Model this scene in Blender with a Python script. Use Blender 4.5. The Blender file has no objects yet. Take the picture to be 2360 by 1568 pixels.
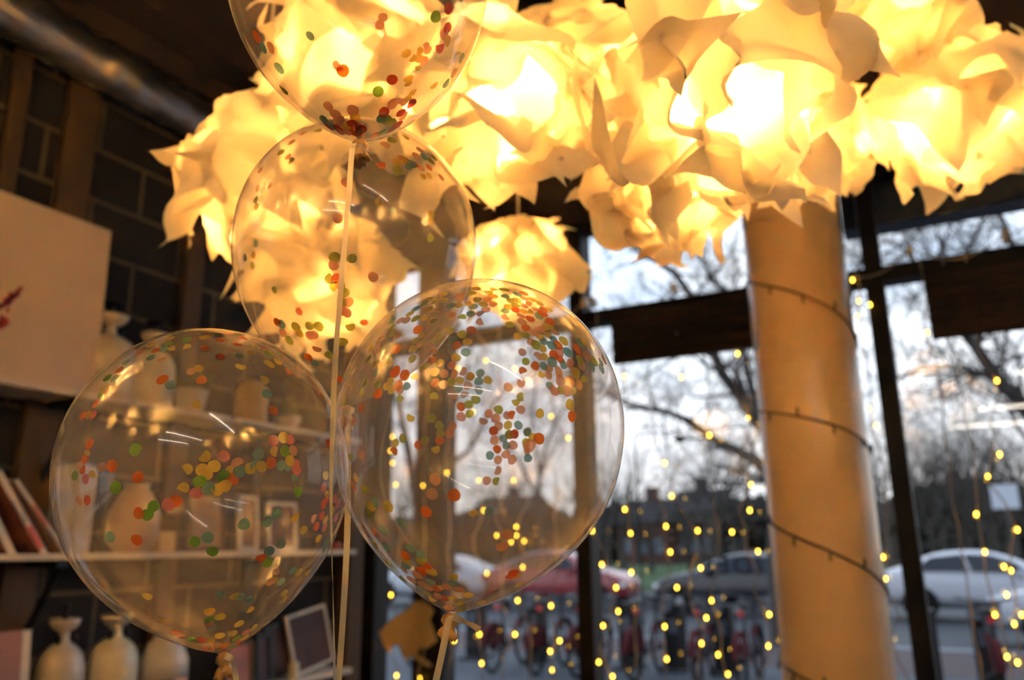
import bpy, bmesh, math, random
from mathutils import Vector, Matrix, noise
from mathutils.bvhtree import BVHTree
random.seed(7)
S = bpy.context.scene
COL = S.collection
PI = math.pi

# ------------------------------------------------------------------ camera
F, CX, CY = 1850.0, 1180.0, 784.0
CAM = Vector((0, 0, 1.6))
_Z = Vector((-80, 7154, -1850)).normalized()
_Y = Vector((1020, -474, -1850)); _Y = (_Y - _Z * _Y.dot(_Z)).normalized()
_X = _Y.cross(_Z)
RW = Matrix((_X, _Y, _Z))
cd = bpy.data.cameras.new('camera'); cam = bpy.data.objects.new('camera', cd); COL.objects.link(cam)
cam.matrix_world = Matrix.Translation(CAM) @ RW.to_4x4()
cd.sensor_width = 23.5; cd.lens = F / 2360 * 23.5; cd.clip_start = 0.02; cd.clip_end = 600
cd.dof.use_dof = True; cd.dof.focus_distance = 0.80; cd.dof.aperture_fstop = 2.3
S.camera = cam
S.view_settings.view_transform = 'Standard'; S.view_settings.look = 'None'
S.view_settings.gamma = 1; S.view_settings.use_curve_mapping = False
S.view_settings.exposure = 0.0
S.cycles.transparent_max_bounces = 40
S.cycles.max_bounces = 14; S.cycles.diffuse_bounces = 5; S.cycles.glossy_bounces = 5; S.cycles.transmission_bounces = 8
S.cycles.sample_clamp_indirect = 0.0
S.cycles.use_denoising = True
S.cycles.use_light_tree = True
S.cycles.caustics_reflective = False; S.cycles.caustics_refractive = False

# ------------------------------------------------------------------ sky at dusk
W = bpy.data.worlds.new('dusk_sky'); S.world = W; W.use_nodes = True
nt = W.node_tree; nt.nodes.clear()
def wn(t, **k):
    n = nt.nodes.new(t)
    for a, b in k.items(): setattr(n, a, b)
    return n
out = wn('ShaderNodeOutputWorld'); bg = wn('ShaderNodeBackground'); nt.links.new(bg.outputs[0], out.inputs[0])
tc = wn('ShaderNodeTexCoord'); sx = wn('ShaderNodeSeparateXYZ'); nt.links.new(tc.outputs['Generated'], sx.inputs[0])
grad = wn('ShaderNodeValToRGB'); nt.links.new(sx.outputs[2], grad.inputs[0])
e = grad.color_ramp.elements
e[0].position = 0.0; e[0].color = (0.74, 0.66, 0.60, 1)
e[1].position = 0.75; e[1].color = (0.36, 0.50, 0.74, 1)
a = grad.color_ramp.elements.new(0.12); a.color = (0.80, 0.80, 0.82, 1)
a = grad.color_ramp.elements.new(0.3); a.color = (0.68, 0.78, 0.92, 1)
mp = wn('ShaderNodeMapping'); mp.inputs['Scale'].default_value = (1.6, 1.6, 4.5); nt.links.new(tc.outputs['Generated'], mp.inputs[0])
nz = wn('ShaderNodeTexNoise'); nz.inputs['Scale'].default_value = 2.6; nz.inputs['Detail'].default_value = 7; nt.links.new(mp.outputs[0], nz.inputs['Vector'])
cr = wn('ShaderNodeValToRGB'); nt.links.new(nz.outputs[0], cr.inputs[0])
cr.color_ramp.elements[0].position = .4; cr.color_ramp.elements[1].position = .62
mx = wn('ShaderNodeMixRGB'); nt.links.new(cr.outputs[0], mx.inputs[0]); nt.links.new(grad.outputs[0], mx.inputs[1]); mx.inputs[2].default_value = (1.0, 1.0, 1.0, 1)
nt.links.new(mx.outputs[0], bg.inputs[0]); bg.inputs[1].default_value = 2.0

# lamp strengths used by the lamp builders below
BULB = 860.0; BULB_COL = (1.0, 0.525, 0.148)
TUBE = 26.0
FAIRY = 15.0

# ------------------------------------------------------------------ helpers
def ray(px, py): return RW @ Vector(((px - CX) / F, -(py - CY) / F, -1.0))
def at_d(px, py, d): return CAM + ray(px, py) * d
def at_x(px, py, x): r = ray(px, py); return CAM + r * (x / r.x)
def at_y(px, py, y): r = ray(px, py); return CAM + r * (y / r.y)
def at_z(px, py, z): r = ray(px, py); return CAM + r * ((z - CAM.z) / r.z)

def mat(name, col, rough=0.6, metal=0.0, spec=0.5, coat=0.0, noise_amt=0.0, noise_scale=20, bump=0.0, bump_scale=60, stretch=None, sss=None):
    m = bpy.data.materials.new(name); m.use_nodes = True
    n = m.node_tree.nodes; L = m.node_tree.links; b = n['Principled BSDF']
    b.inputs['Base Color'].default_value = (*col, 1); b.inputs['Roughness'].default_value = rough
    b.inputs['Metallic'].default_value = metal; b.inputs['Specular IOR Level'].default_value = spec
    b.inputs['Coat Weight'].default_value = coat; b.inputs['Coat Roughness'].default_value = 0.12
    if noise_amt or bump:
        t = n.new('ShaderNodeTexCoord'); mp_ = n.new('ShaderNodeMapping'); L.new(t.outputs['Object'], mp_.inputs[0])
        if stretch: mp_.inputs['Scale'].default_value = stretch
    if noise_amt:
        z = n.new('ShaderNodeTexNoise'); z.inputs['Scale'].default_value = noise_scale; z.inputs['Detail'].default_value = 5
        L.new(mp_.outputs[0], z.inputs['Vector'])
        r = n.new('ShaderNodeMixRGB'); L.new(z.outputs[0], r.inputs[0])
        r.inputs[1].default_value = (*[c * (1 - noise_amt) for c in col], 1)
        r.inputs[2].default_value = (*[min(1, c * (1 + noise_amt)) for c in col], 1)
        L.new(r.outputs[0], b.inputs['Base Color'])
    if bump:
        z = n.new('ShaderNodeTexNoise'); z.inputs['Scale'].default_value = bump_scale; z.inputs['Detail'].default_value = 4
        L.new(mp_.outputs[0], z.inputs['Vector'])
        u = n.new('ShaderNodeBump'); u.inputs['Strength'].default_value = bump; L.new(z.outputs[0], u.inputs['Height'])
        L.new(u.outputs[0], b.inputs['Normal'])
    return m
def emis(name, col, s, sample=True):
    m = bpy.data.materials.new(name); m.use_nodes = True; n = m.node_tree.nodes; n.clear()
    o = n.new('ShaderNodeOutputMaterial'); e_ = n.new('ShaderNodeEmission')
    e_.inputs[0].default_value = (*col, 1); e_.inputs[1].default_value = s
    m.node_tree.links.new(e_.outputs[0], o.inputs[0])
    if not sample: m.cycles.emission_sampling = 'NONE'
    return m
def tissue(name, col, tr=0.5, rough=0.5, gloss=0.04, nscale=0, namt=0.0, sheer=0.0):
    m = bpy.data.materials.new(name); m.use_nodes = True; n = m.node_tree.nodes; L = m.node_tree.links; n.clear()
    o = n.new('ShaderNodeOutputMaterial'); d = n.new('ShaderNodeBsdfDiffuse'); t = n.new('ShaderNodeBsdfTranslucent')
    for q in (d, t): q.inputs[0].default_value = (*col, 1)
    if nscale:
        tc_ = n.new('ShaderNodeTexCoord'); z = n.new('ShaderNodeTexNoise'); z.inputs['Scale'].default_value = nscale; z.inputs['Detail'].default_value = 6
        L.new(tc_.outputs['Object'], z.inputs['Vector'])
        r = n.new('ShaderNodeMixRGB'); L.new(z.outputs[0], r.inputs[0])
        r.inputs[1].default_value = (*[c * (1 - namt) for c in col], 1); r.inputs[2].default_value = (*[min(1, c * (1 + namt)) for c in col], 1)
        for q in (d, t): L.new(r.outputs[0], q.inputs[0])
    a_ = n.new('ShaderNodeMixShader'); a_.inputs[0].default_value = tr
    L.new(d.outputs[0], a_.inputs[1]); L.new(t.outputs[0], a_.inputs[2])
    g = n.new('ShaderNodeBsdfGlossy'); g.inputs['Roughness'].default_value = rough
    b_ = n.new('ShaderNodeMixShader'); b_.inputs[0].default_value = gloss
    L.new(a_.outputs[0], b_.inputs[1]); L.new(g.outputs[0], b_.inputs[2]); L.new(b_.outputs[0], o.inputs[0])
    if sheer:      # thin tissue lets some light straight through
        tp = n.new('ShaderNodeBsdfTransparent'); tp.inputs[0].default_value = (*[c ** .55 for c in col], 1)
        c_ = n.new('ShaderNodeMixShader'); c_.inputs[0].default_value = sheer; L.new(b_.outputs[0], c_.inputs[1]); L.new(tp.outputs[0], c_.inputs[2]); L.new(c_.outputs[0], o.inputs[0])
    return m

class MB:
    def __init__(s): s.v = []; s.f = []; s.mi = []; s.m = 0; s.smooth = False
    def add(s, vs, fs):
        k = len(s.v); s.v += [Vector(v) for v in vs]; s.f += [tuple(i + k for i in f) for f in fs]; s.mi += [s.m] * len(fs)
    def box(s, x0, x1, y0, y1, z0, z1, M=None):
        vs = [Vector((x, y, z)) for z in (z0, z1) for y in (y0, y1) for x in (x0, x1)]
        if M: vs = [M @ v for v in vs]
        s.add(vs, [(0, 2, 3, 1), (4, 5, 7, 6), (0, 1, 5, 4), (2, 6, 7, 3), (0, 4, 6, 2), (1, 3, 7, 5)])
    def tube(s, pts, r, n=8, cap=True):
        pts = [Vector(p) for p in pts]; k = len(pts)
        rs = r if isinstance(r, (list, tuple)) else [r] * k
        d0 = (pts[1] - pts[0]).normalized(); up = Vector((0, 0, 1)) if abs(d0.z) < .9 else Vector((1, 0, 0))
        u = d0.cross(up).normalized(); vs = []
        for i, p in enumerate(pts):
            d = (pts[min(i + 1, k - 1)] - pts[max(i - 1, 0)])
            d = d.normalized() if d.length > 1e-9 else d0
            u = (u - d * u.dot(d)).normalized(); w = d.cross(u)
            vs += [p + (u * math.cos(2 * PI * j / n) + w * math.sin(2 * PI * j / n)) * rs[i] for j in range(n)]
        fs = [(i * n + j, i * n + (j + 1) % n, (i + 1) * n + (j + 1) % n, (i + 1) * n + j) for i in range(k - 1) for j in range(n)]
        if cap: fs += [tuple(range(n))[::-1], tuple(range((k - 1) * n, k * n))]
        s.add(vs, fs)
    def lathe(s, prof, n=24, M=None, c=(0, 0, 0)):
        vs = []; c = Vector(c)
        for r, z in prof:
            for j in range(n):
                p = Vector((r * math.cos(2 * PI * j / n), r * math.sin(2 * PI * j / n), z))
                vs.append((M @ p if M else p) + c)
        k = len(prof)
        fs = [(i * n + j, i * n + (j + 1) % n, (i + 1) * n + (j + 1) % n, (i + 1) * n + j) for i in range(k - 1) for j in range(n)]
        fs += [tuple(range(n))[::-1], tuple(range((k - 1) * n, k * n))]
        s.add(vs, fs)
    def prism(s, poly, depth, M):
        n = len(poly); vs = [M @ Vector((x, 0, z)) for x, z in poly] + [M @ Vector((x, depth, z)) for x, z in poly]
        s.add(vs, [tuple(range(n)), tuple(range(2 * n - 1, n - 1, -1))] + [(i, i + n, (i + 1) % n + n, (i + 1) % n) for i in range(n)])
    def build(s, name, m, parent=None, smooth=None, bevel=0, origin=None):
        me = bpy.data.meshes.new(name)
        o_ = Vector(origin) if origin is not None else Vector((0, 0, 0))
        me.from_pydata([v - o_ for v in s.v], [], s.f)
        for q in (m if isinstance(m, (list, tuple)) else [m]): me.materials.append(q)
        for p, i in zip(me.polygons, s.mi): p.material_index = i
        bm = bmesh.new(); bm.from_mesh(me); bmesh.ops.recalc_face_normals(bm, faces=bm.faces); bm.to_mesh(me); bm.free()
        if smooth or (smooth is None and s.smooth):
            me.polygons.foreach_set('use_smooth', [True] * len(me.polygons))
        ob = bpy.data.objects.new(name, me); COL.objects.link(ob); ob.location = o_
        if parent is not None:
            ob.parent = parent; ob.matrix_parent_inverse = parent.matrix_basis.inverted()
        if bevel:
            b = ob.modifiers.new('bevel', 'BEVEL'); b.width = bevel; b.segments = 2; b.limit_method = 'ANGLE'
        return ob
def tag(o, label=None, cat=None, group=None, kind=None):
    for k, v in (('label', label), ('category', cat), ('group', group), ('kind', kind)):
        if v: o[k] = v
    return o
def empty(name, loc, rz=0):
    o = bpy.data.objects.new(name, None); COL.objects.link(o); o.location = loc; o.rotation_euler.z = rz; o.empty_display_size = .05
    return o
def copy_tree(o, parent=None):
    c = o.copy(); COL.objects.link(c); c.parent = parent
    for ch in list(o.children): copy_tree(ch, c)
    return c

# ------------------------------------------------------------------ materials
M_block = bpy.data.materials.new('breeze_blocks'); M_block.use_nodes = True
n = M_block.node_tree.nodes; L = M_block.node_tree.links; b = n['Principled BSDF']; b.inputs['Roughness'].default_value = .95
g = n.new('ShaderNodeNewGeometry'); sp = n.new('ShaderNodeSeparateXYZ'); L.new(g.outputs['Position'], sp.inputs[0])
cb = n.new('ShaderNodeCombineXYZ'); ay = n.new('ShaderNodeMath'); ay.operation = 'ADD'; ay.inputs[1].default_value = 3.16
az = n.new('ShaderNodeMath'); az.operation = 'ADD'; az.inputs[1].default_value = 0.213
L.new(sp.outputs[1], ay.inputs[0]); L.new(sp.outputs[2], az.inputs[0]); L.new(ay.outputs[0], cb.inputs[0]); L.new(az.outputs[0], cb.inputs[1])
br = n.new('ShaderNodeTexBrick'); L.new(cb.outputs[0], br.inputs[0]); br.inputs['Scale'].default_value = 1
br.inputs['Brick Width'].default_value = .47; br.inputs['Row Height'].default_value = .2365; br.inputs['Mortar Size'].default_value = .011
br.inputs['Mortar Smooth'].default_value = .25
br.inputs['Color1'].default_value = (.034, .027, .024, 1); br.inputs['Color2'].default_value = (.052, .042, .036, 1); br.inputs['Mortar'].default_value = (.20, .145, .09, 1)
nz_ = n.new('ShaderNodeTexNoise'); nz_.inputs['Scale'].default_value = 90; nz_.inputs['Detail'].default_value = 4; L.new(cb.outputs[0], nz_.inputs[0])
mm = n.new('ShaderNodeMixRGB'); mm.blend_type = 'MULTIPLY'; mm.inputs[0].default_value = .5; L.new(br.outputs[0], mm.inputs[1]); L.new(nz_.outputs[0], mm.inputs[2]); L.new(mm.outputs[0], b.inputs[0])
bu = n.new('ShaderNodeBump'); bu.inputs['Strength'].default_value = .4; bu.inputs['Distance'].default_value = .01; L.new(nz_.outputs[0], bu.inputs['Height']); L.new(bu.outputs[0], b.inputs['Normal'])

M_ceil = mat('dark_ceiling', (.012, .010, .010), .9)
M_bulk = mat('brown_board', (.060, .035, .025), .85, noise_amt=.25, noise_scale=3)
M_wood = mat('raw_timber', (.125, .070, .034), .7, noise_amt=.35, noise_scale=14, stretch=(1, 1, .08))
M_wall = mat('brown_plaster', (.22, .14, .10), .9, noise_amt=.1)
M_white = mat('shelf_white', (.82, .70, .58), .45)
M_black = mat('black_metal', (.010, .010, .010), .5)
M_frame = mat('window_frame_bronze', (.016, .012, .010), .6, spec=.25)
M_foil = mat('silver_foil', (.72, .66, .60), .36, metal=1, bump=.9, bump_scale=38)
M_conc = mat('varnished_concrete', (.74, .52, .30), .42, coat=.5, noise_amt=.16, noise_scale=5, bump=.04, bump_scale=30)
M_steel = mat('grey_steel', (.20, .20, .24), .4)
M_blind = mat('brown_blind_fabric', (.050, .030, .022), .95)
M_floor = mat('floor_boards', (.16, .09, .05), .5, noise_amt=.3, noise_scale=6)
M_cer = mat('ceramic_white', (.74, .64, .55), .3, coat=.3)
M_cer2 = mat('ceramic_cream', (.80, .70, .50), .3, coat=.3)
M_cord = mat('clear_wire', (.75, .62, .52), .4)
M_dcord = mat('dark_wire', (.05, .025, .015), .6)
M_paper = tissue('lamp_paper', (.81, .765, .69), .43, nscale=11, namt=.06)
M_bulb = emis('warm_bulb', BULB_COL, BULB)
M_fairy = emis('fairy_led', (1.0, .56, .045), FAIRY, sample=False)
M_tube = emis('ceiling_tube', (1.0, .90, .76), TUBE)

# thin clear rubber: clear film + faint milkiness + mirror-like sheen, both stronger at grazing angles
def balloon_mat(name, milk, tint=(.98, .90, .77)):
    m = bpy.data.materials.new(name); m.use_nodes = True; n = m.node_tree.nodes; L = m.node_tree.links; n.clear()
    o = n.new('ShaderNodeOutputMaterial'); tr = n.new('ShaderNodeBsdfTransparent'); tr.inputs[0].default_value = (.975, .965, .95, 1)
    d = n.new('ShaderNodeBsdfDiffuse'); d.inputs[0].default_value = (*tint, 1); t = n.new('ShaderNodeBsdfTranslucent'); t.inputs[0].default_value = (*tint, 1)
    dt = n.new('ShaderNodeMixShader'); dt.inputs[0].default_value = .5; L.new(d.outputs[0], dt.inputs[1]); L.new(t.outputs[0], dt.inputs[2])
    lw = n.new('ShaderNodeLayerWeight'); lw.inputs[0].default_value = .5
    pw = n.new('ShaderNodeMath'); pw.operation = 'POWER'; pw.inputs[1].default_value = 7.0; L.new(lw.outputs['Facing'], pw.inputs[0])
    ma = n.new('ShaderNodeMath'); ma.operation = 'MULTIPLY_ADD'; ma.inputs[1].default_value = .4; ma.inputs[2].default_value = milk; L.new(pw.outputs[0], ma.inputs[0])
    m1 = n.new('ShaderNodeMixShader'); L.new(ma.outputs[0], m1.inputs[0]); L.new(tr.outputs[0], m1.inputs[1]); L.new(dt.outputs[0], m1.inputs[2])
    gl = n.new('ShaderNodeBsdfGlossy'); gl.inputs['Roughness'].default_value = .012
    gl2 = n.new('ShaderNodeBsdfGlossy'); gl2.inputs['Roughness'].default_value = .13
    gm = n.new('ShaderNodeMixShader'); gm.inputs[0].default_value = .5; L.new(gl.outputs[0], gm.inputs[1]); L.new(gl2.outputs[0], gm.inputs[2])
    fr = n.new('ShaderNodeFresnel'); fr.inputs[0].default_value = 1.45
    # same reflectance from both sides of the film
    geo = n.new('ShaderNodeNewGeometry')
    io = n.new('ShaderNodeMath'); io.operation = 'MULTIPLY_ADD'; io.inputs[1].default_value = 1 / 1.45 - 1.45; io.inputs[2].default_value = 1.45
    L.new(geo.outputs['Backfacing'], io.inputs[0])
    cl = n.new('ShaderNodeMath'); cl.operation = 'MULTIPLY'; cl.inputs[1].default_value = .9; cl.use_clamp = True
    fr.inputs[0].default_value = 1.45; L.new(fr.outputs[0], cl.inputs[0])
    pw2 = n.new('ShaderNodeMath'); pw2.operation = 'POWER'; pw2.inputs[1].default_value = 5; L.new(lw.outputs['Facing'], pw2.inputs[0])
    fs = n.new('ShaderNodeMath'); fs.operation = 'MULTIPLY_ADD'; fs.inputs[1].default_value = .7; fs.inputs[2].default_value = .07; L.new(pw2.outputs[0], fs.inputs[0])
    m2 = n.new('ShaderNodeMixShader'); L.new(fs.outputs[0], m2.inputs[0]); L.new(m1.outputs[0], m2.inputs[1]); L.new(gm.outputs[0], m2.inputs[2])
    for q in (fr, io, cl, geo): n.remove(q)
    L.new(m2.outputs[0], o.inputs[0]); return m
M_rub_knot = mat('rubber_knot', (.62, .36, .12), .3, coat=.6)
M_ribbon = tissue('ribbon_cream', (.88, .82, .70), .35, rough=.25, gloss=.1)

def glass_mat():
    m = bpy.data.materials.new('window_glass'); m.use_nodes = True; n = m.node_tree.nodes; L = m.node_tree.links; n.clear()
    o = n.new('ShaderNodeOutputMaterial'); tr = n.new('ShaderNodeBsdfTransparent'); tr.inputs[0].default_value = (.95, .97, .99, 1)
    gl = n.new('ShaderNodeBsdfGlossy'); gl.inputs['Roughness'].default_value = 0.0
    lw = n.new('ShaderNodeLayerWeight'); pw = n.new('ShaderNodeMath'); pw.operation = 'POWER'; pw.inputs[1].default_value = 5; L.new(lw.outputs['Facing'], pw.inputs[0])
    fs = n.new('ShaderNodeMath'); fs.operation = 'MULTIPLY_ADD'; fs.inputs[1].default_value = .7; fs.inputs[2].default_value = .038; L.new(pw.outputs[0], fs.inputs[0])
    m2 = n.new('ShaderNodeMixShader'); L.new(fs.outputs[0], m2.inputs[0]); L.new(tr.outputs[0], m2.inputs[1]); L.new(gl.outputs[0], m2.inputs[2]); L.new(m2.outputs[0], o.inputs[0])
    return m
M_glass = glass_mat()

# ------------------------------------------------------------------ room shell
XL, YW, XR, YB, ZC = -3.14, 4.03, 3.6, -7.0, 4.6
def slab(name, x0, x1, y0, y1, z0, z1, m, bevel=0):
    q = MB(); q.box(x0, x1, y0, y1, z0, z1); return tag(q.build(name, m, bevel=bevel), kind='structure')
slab('floor', XL - .2, XR + .2, YB - .2, YW + .14, -.1, 0, M_floor)
slab('ceiling', XL - .2, XR + .2, YB - .2, YW + .14, ZC, ZC + .2, M_ceil)
slab('wall_left', XL - .2, XL, YB, YW + .14, 0, ZC, M_block)
slab('wall_right', XR, XR + .2, YB, YW + .14, 0, ZC, M_wall)
slab('wall_back', XL, XR, YB - .2, YB, 0, ZC, M_wall)
# ceiling bulkhead along the left wall, two steps
slab('trim_1', XL, -2.80, YB, YW, 3.90, ZC, M_bulk)
slab('trim_2', XL, -2.98, YB, YW, 3.78, 3.90, M_bulk)
# wall over the shop front
slab('wall_front', XL, XR, YW - .03, YW + .12, 3.40, ZC, M_bulk)
slab('trim_3', XL, XR, YW - .06, YW + .1, 0.0, 0.30, M_frame)
# shop front glazing
ZT0, ZT1 = 2.79, 2.865
def window(n_, x0, x1, posts, z_top=3.40):
    w = empty('window_%d' % n_, (x0, YW, .3)); tag(w, kind='structure')
    for a_, b_ in posts:
        q = MB(); q.box(a_, b_, YW - .07, YW + .07, .3, z_top); q.build('mullion', M_frame, w, bevel=.004)
    q = MB(); q.box(x0, x1, YW - .06, YW + .06, ZT0, ZT1); q.build('transom', M_frame, w, bevel=.004)
    q = MB(); q.box(x0, x1, YW - .05, YW + .05, z_top - .06, z_top); q.build('head_rail', M_frame, w)
    q = MB(); q.box(x0, x1, YW + .012, YW + .018, .3, ZT0); q.build('lower_pane', M_glass, w)
    q = MB(); q.box(x0, x1, YW + .012, YW + .018, ZT1, z_top - .06); q.build('upper_pane', M_glass, w)
window(1, -3.14, -1.72, [(-3.14, -3.03), (-2.76, -2.56)])
window(2, -1.66, -.20, [(-1.74, -1.655)])
window(3, -.14, 1.55, [(-.215, -.135)])
window(4, 1.62, 3.6, [(1.54, 1.62), (3.5, 3.6)])

# timber battens on the block wall
def batten(y0, y1, z0, z1, lab, dx=.045):
    q = MB(); q.box(XL, XL + dx, y0, y1, z0, z1); o = q.build('wall_batten', M_wood, bevel=.003)
    return tag(o, lab, 'batten')
batten(1.83, 1.965, 0.05, 3.78, 'wide raw timber batten on the block wall above the white canvas')
batten(2.505, 2.60, 0.05, 3.78, 'timber batten on the block wall left of the paper lamps')
batten(1.60, 1.66, 0.05, 3.78, 'narrow timber batten on the block wall at the left edge')
batten(3.74, 3.86, 0.05, 3.78, 'orange timber post where the block wall meets the window', .10)

# foil duct under the bulkhead
d = MB(); pts = []; rs = []
for i in range(150):
    y = -.5 + i * .031; k = i * .9
    pts.append((-2.97 + .006 * math.sin(i * .33), y, 3.625 + .008 * math.sin(i * .21)))
    rs.append(.098 + .004 * math.sin(k * 2.1) + .004 * (noise.noise((i * .7, 0, 0))))
d.tube(pts, rs, 28); 
for v in d.v:
    nn_ = noise.noise(Vector((v.x * 26, v.y * 14, v.z * 26))) * .011; c_ = Vector((-2.97, v.y, 3.625)); v += (v - c_).normalized() * nn_
tag(d.build('foil_duct', M_foil, smooth=True), 'crinkled silver foil ventilation duct running along the top of the block wall', 'duct')

# pillar
PXc, PYc, PR = -.405, 3.10, .182
q = MB(); q.lathe([(PR, 0), (PR, 1.2), (PR, 2.4), (PR, ZC)], 64, c=(PXc, PYc, 0)); 
tag(q.build('pillar', M_conc, smooth=False), 'round varnished concrete pillar wrapped with a dark wire in front of the windows', 'pillar')
for p in bpy.data.objects['pillar'].data.polygons: p.use_smooth = len(p.vertices) == 4
q = MB(); q.box(-.385, -.325, YW - .33, YW - .27, 0, ZC); q.v = [v for v in q.v]
tag(q.build('steel_post', M_steel, bevel=.006), 'slim grey steel post just behind the right side of the pillar', 'post')

# ------------------------------------------------------------------ ceiling tube lights behind the camera
def tube_light(x, y, z, half, lab):
    e_ = empty('tube_light', (x, y, z)); tag(e_, lab, 'ceiling light')
    q = MB(); q.box(-half - .04, half + .04, -.03, .03, .022, .06); h = q.build('housing', M_white); h.parent = e_
    for a_, b_ in ((-half, -.03), (.03, half)):
        q = MB(); q.tube([(a_, 0, 0), (b_, 0, 0)], .016, 10); h = q.build('tube', M_tube); h.parent = e_
        q = MB(); q.tube([((a_ + b_) / 2, 0, .06), ((a_ + b_) / 2, 0, ZC - z)], .003, 6); h = q.build('suspension_wire', M_dcord); h.parent = e_
tube_light(1.60, -.75, 3.15, .85, 'white twin tube light mirrored as the longest slanting dash on the balloons')
tube_light(1.45, -3.0, 3.15, 1.15, 'white twin tube light mirrored in the right window, upper bar')
tube_light(1.30, -4.2, 3.10, 1.15, 'white twin tube light mirrored in the right window, lower bar')

# ------------------------------------------------------------------ crumpled paper lamps
def paper_sheet(mb, c, nrm, rad, size, seed, res, droop, curl):
    nrm = nrm.normalized(); up = Vector((0, 0, 1)) if abs(nrm.z) < .9 else Vector((1, 0, 0))
    u = nrm.cross(up).normalized(); w = nrm.cross(u)
    a = random.uniform(0, PI); u, w = u * math.cos(a) + w * math.sin(a), w * math.cos(a) - u * math.sin(a)
    asp = random.uniform(.75, 1.1); off = Vector((seed * 7.3, seed * 3.1, seed * 1.7)); vs = []
    ca = random.uniform(0, 2 * PI); cdir = Vector((math.cos(ca), math.sin(ca)))
    cf = [random.random() for _ in range(4)]; k1 = random.uniform(2.2, 3.6)
    for i in range(res):
        for j in range(res):
            s_ = i / (res - 1) * 2 - 1; t_ = j / (res - 1) * 2 - 1
            # irregular outline
            e1 = 1 + .10 * noise.noise(Vector((s_ * 2, t_ * 2, seed))) 
            cn = (abs(s_) * abs(t_)) ** 2.5; e1 *= 1 + .22 * cn * cf[(s_ > 0) * 2 + (t_ > 0)]
            x = s_ * size * .5 * e1; y = t_ * size * .5 * asp * e1
            r2 = (x * x + y * y)
            h = -r2 / (2 * rad) * .6                                  # wraps partly round the lamp
            edge = max(abs(s_), abs(t_))
            dd = max(0, s_ * cdir.x + t_ * cdir.y - .15)
            h += dd * dd * size * .34 * curl                            # one side flares out
            q = Vector((x, y, 0)) / size
            fa = noise.noise(q * k1 + off)
            ridge = (abs(noise.noise(q * k1 * 1.1 + off * 1.3)) - .25) * -1
            ridge2 = abs(noise.noise(q * 5.5 + off * 2.1)) ; ridge3 = abs(noise.noise(q * 11 + off * .7))
            h += size * (.26 * fa * (.4 + edge) + .20 * ridge * (.3 + edge) + .075 * ridge2 + .026 * ridge3)
            sh = noise.noise(q * 3.1 + off * 1.9) * size * .09 * (.2 + edge); sk = noise.noise(q * 2.7 - off) * size * .09 * (.2 + edge)
            p = c + nrm * (rad + h) + u * (x + sh) + w * (y + sk)
            dist = (p - c).length
            p.z -= droop * (max(0, dist - rad * .8) * .35 + .10 * size * cn)
            vs.append(p)
    fs = [(i * res + j, (i + 1) * res + j, (i + 1) * res + j + 1, i * res + j + 1) for i in range(res - 1) for j in range(res - 1)]
    mb.add(vs, fs)
def paper_lamp(c, R, seed, label, sheets=13, res=26, power=1.0, squash=.86):
    random.seed(seed)
    t = empty('paper_lamp', c); tag(t, label, 'pendant lamp')
    q = MB(); k = 0; ga = PI * (3 - 5 ** .5)
    for i in range(sheets):
        z = 1 - 2 * (i + .5) / sheets; z = z * .92 + random.uniform(-.08, .08); z = max(-1, min(1, z)); r_ = math.sqrt(max(0, 1 - z * z)); th = i * ga + random.uniform(-.3, .3) + seed
        nrm = Vector((r_ * math.cos(th), r_ * math.sin(th), z))
        paper_sheet(q, c + Vector((0, 0, 0)), nrm, R * random.uniform(.50, .72), R * random.uniform(1.15, 1.5), seed * 13 + i, res, 1.0, random.uniform(.2, 1.0))
    for v in q.v: v.z = c.z + (v.z - c.z) * squash
    q.build('paper_shade', M_paper, t, smooth=True)
    q = MB(); q.lathe([(.001, -.052), (.018, -.047), (.029, -.03), (.030, -.012), (.022, .012), (.014, .03), (.013, .036)], 14, c=c)
    q.build('bulb', M_bulb, t, smooth=True)
    q = MB(); q.lathe([(.016, .036), (.02, .04), (.02, .085), (.006, .095)], 14, c=c); q.build('lamp_holder', M_white, t)
    q = MB(); q.tube([c + Vector((0, 0, .09)), c + Vector((.004, 0, .5)), Vector((c.x, c.y, ZC))], .0035, 6); q.build('cord', M_cord, t)
    return t
LAMPS = [
 ((600, 395), 1.90, .215, 'crumpled white paper lamp at the far left, just below the foil duct end', 3),
 ((735, 615), 2.10, .215, 'crumpled paper lamp glowing behind the middle balloon, lowest of the left pair', 5),
 ((1120, 205), 1.48, .205, 'crumpled paper lamp glowing right beside the top balloon', 4),
 ((1195, 590), 2.62, .205, 'small distant crumpled paper lamp on its cord above the right balloon', 8),
 ((1670, 165), 1.26, .215, 'largest and nearest crumpled paper lamp at the top centre right', 11),
 ((1545, 370), 1.62, .185, 'crumpled paper lamp hanging lowest over the window, pointed tip below', 13),
 ((1855, 320), 1.95, .165, 'crumpled paper lamp directly in front of the pillar top', 17),
 ((2195, 215), 1.85, .215, 'crumpled paper lamp at the far right edge', 19),
 ((850, 110), 1.62, .215, 'crumpled paper lamp seen through the top balloon', 23),
 ((1345, 140), 1.95, .200, 'crumpled paper lamp between the top balloon and the nearest lamp, partly hidden', 29),
 ((2010, -60), 1.75, .205, 'crumpled paper lamp cut by the top edge of the picture at the right', 31),
]
for (p_, d_, R_, lab_, sd_) in LAMPS:
    paper_lamp(at_d(p_[0], p_[1], d_), R_, sd_, lab_, res=34 if d_ < 1.5 else 28)
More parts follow.
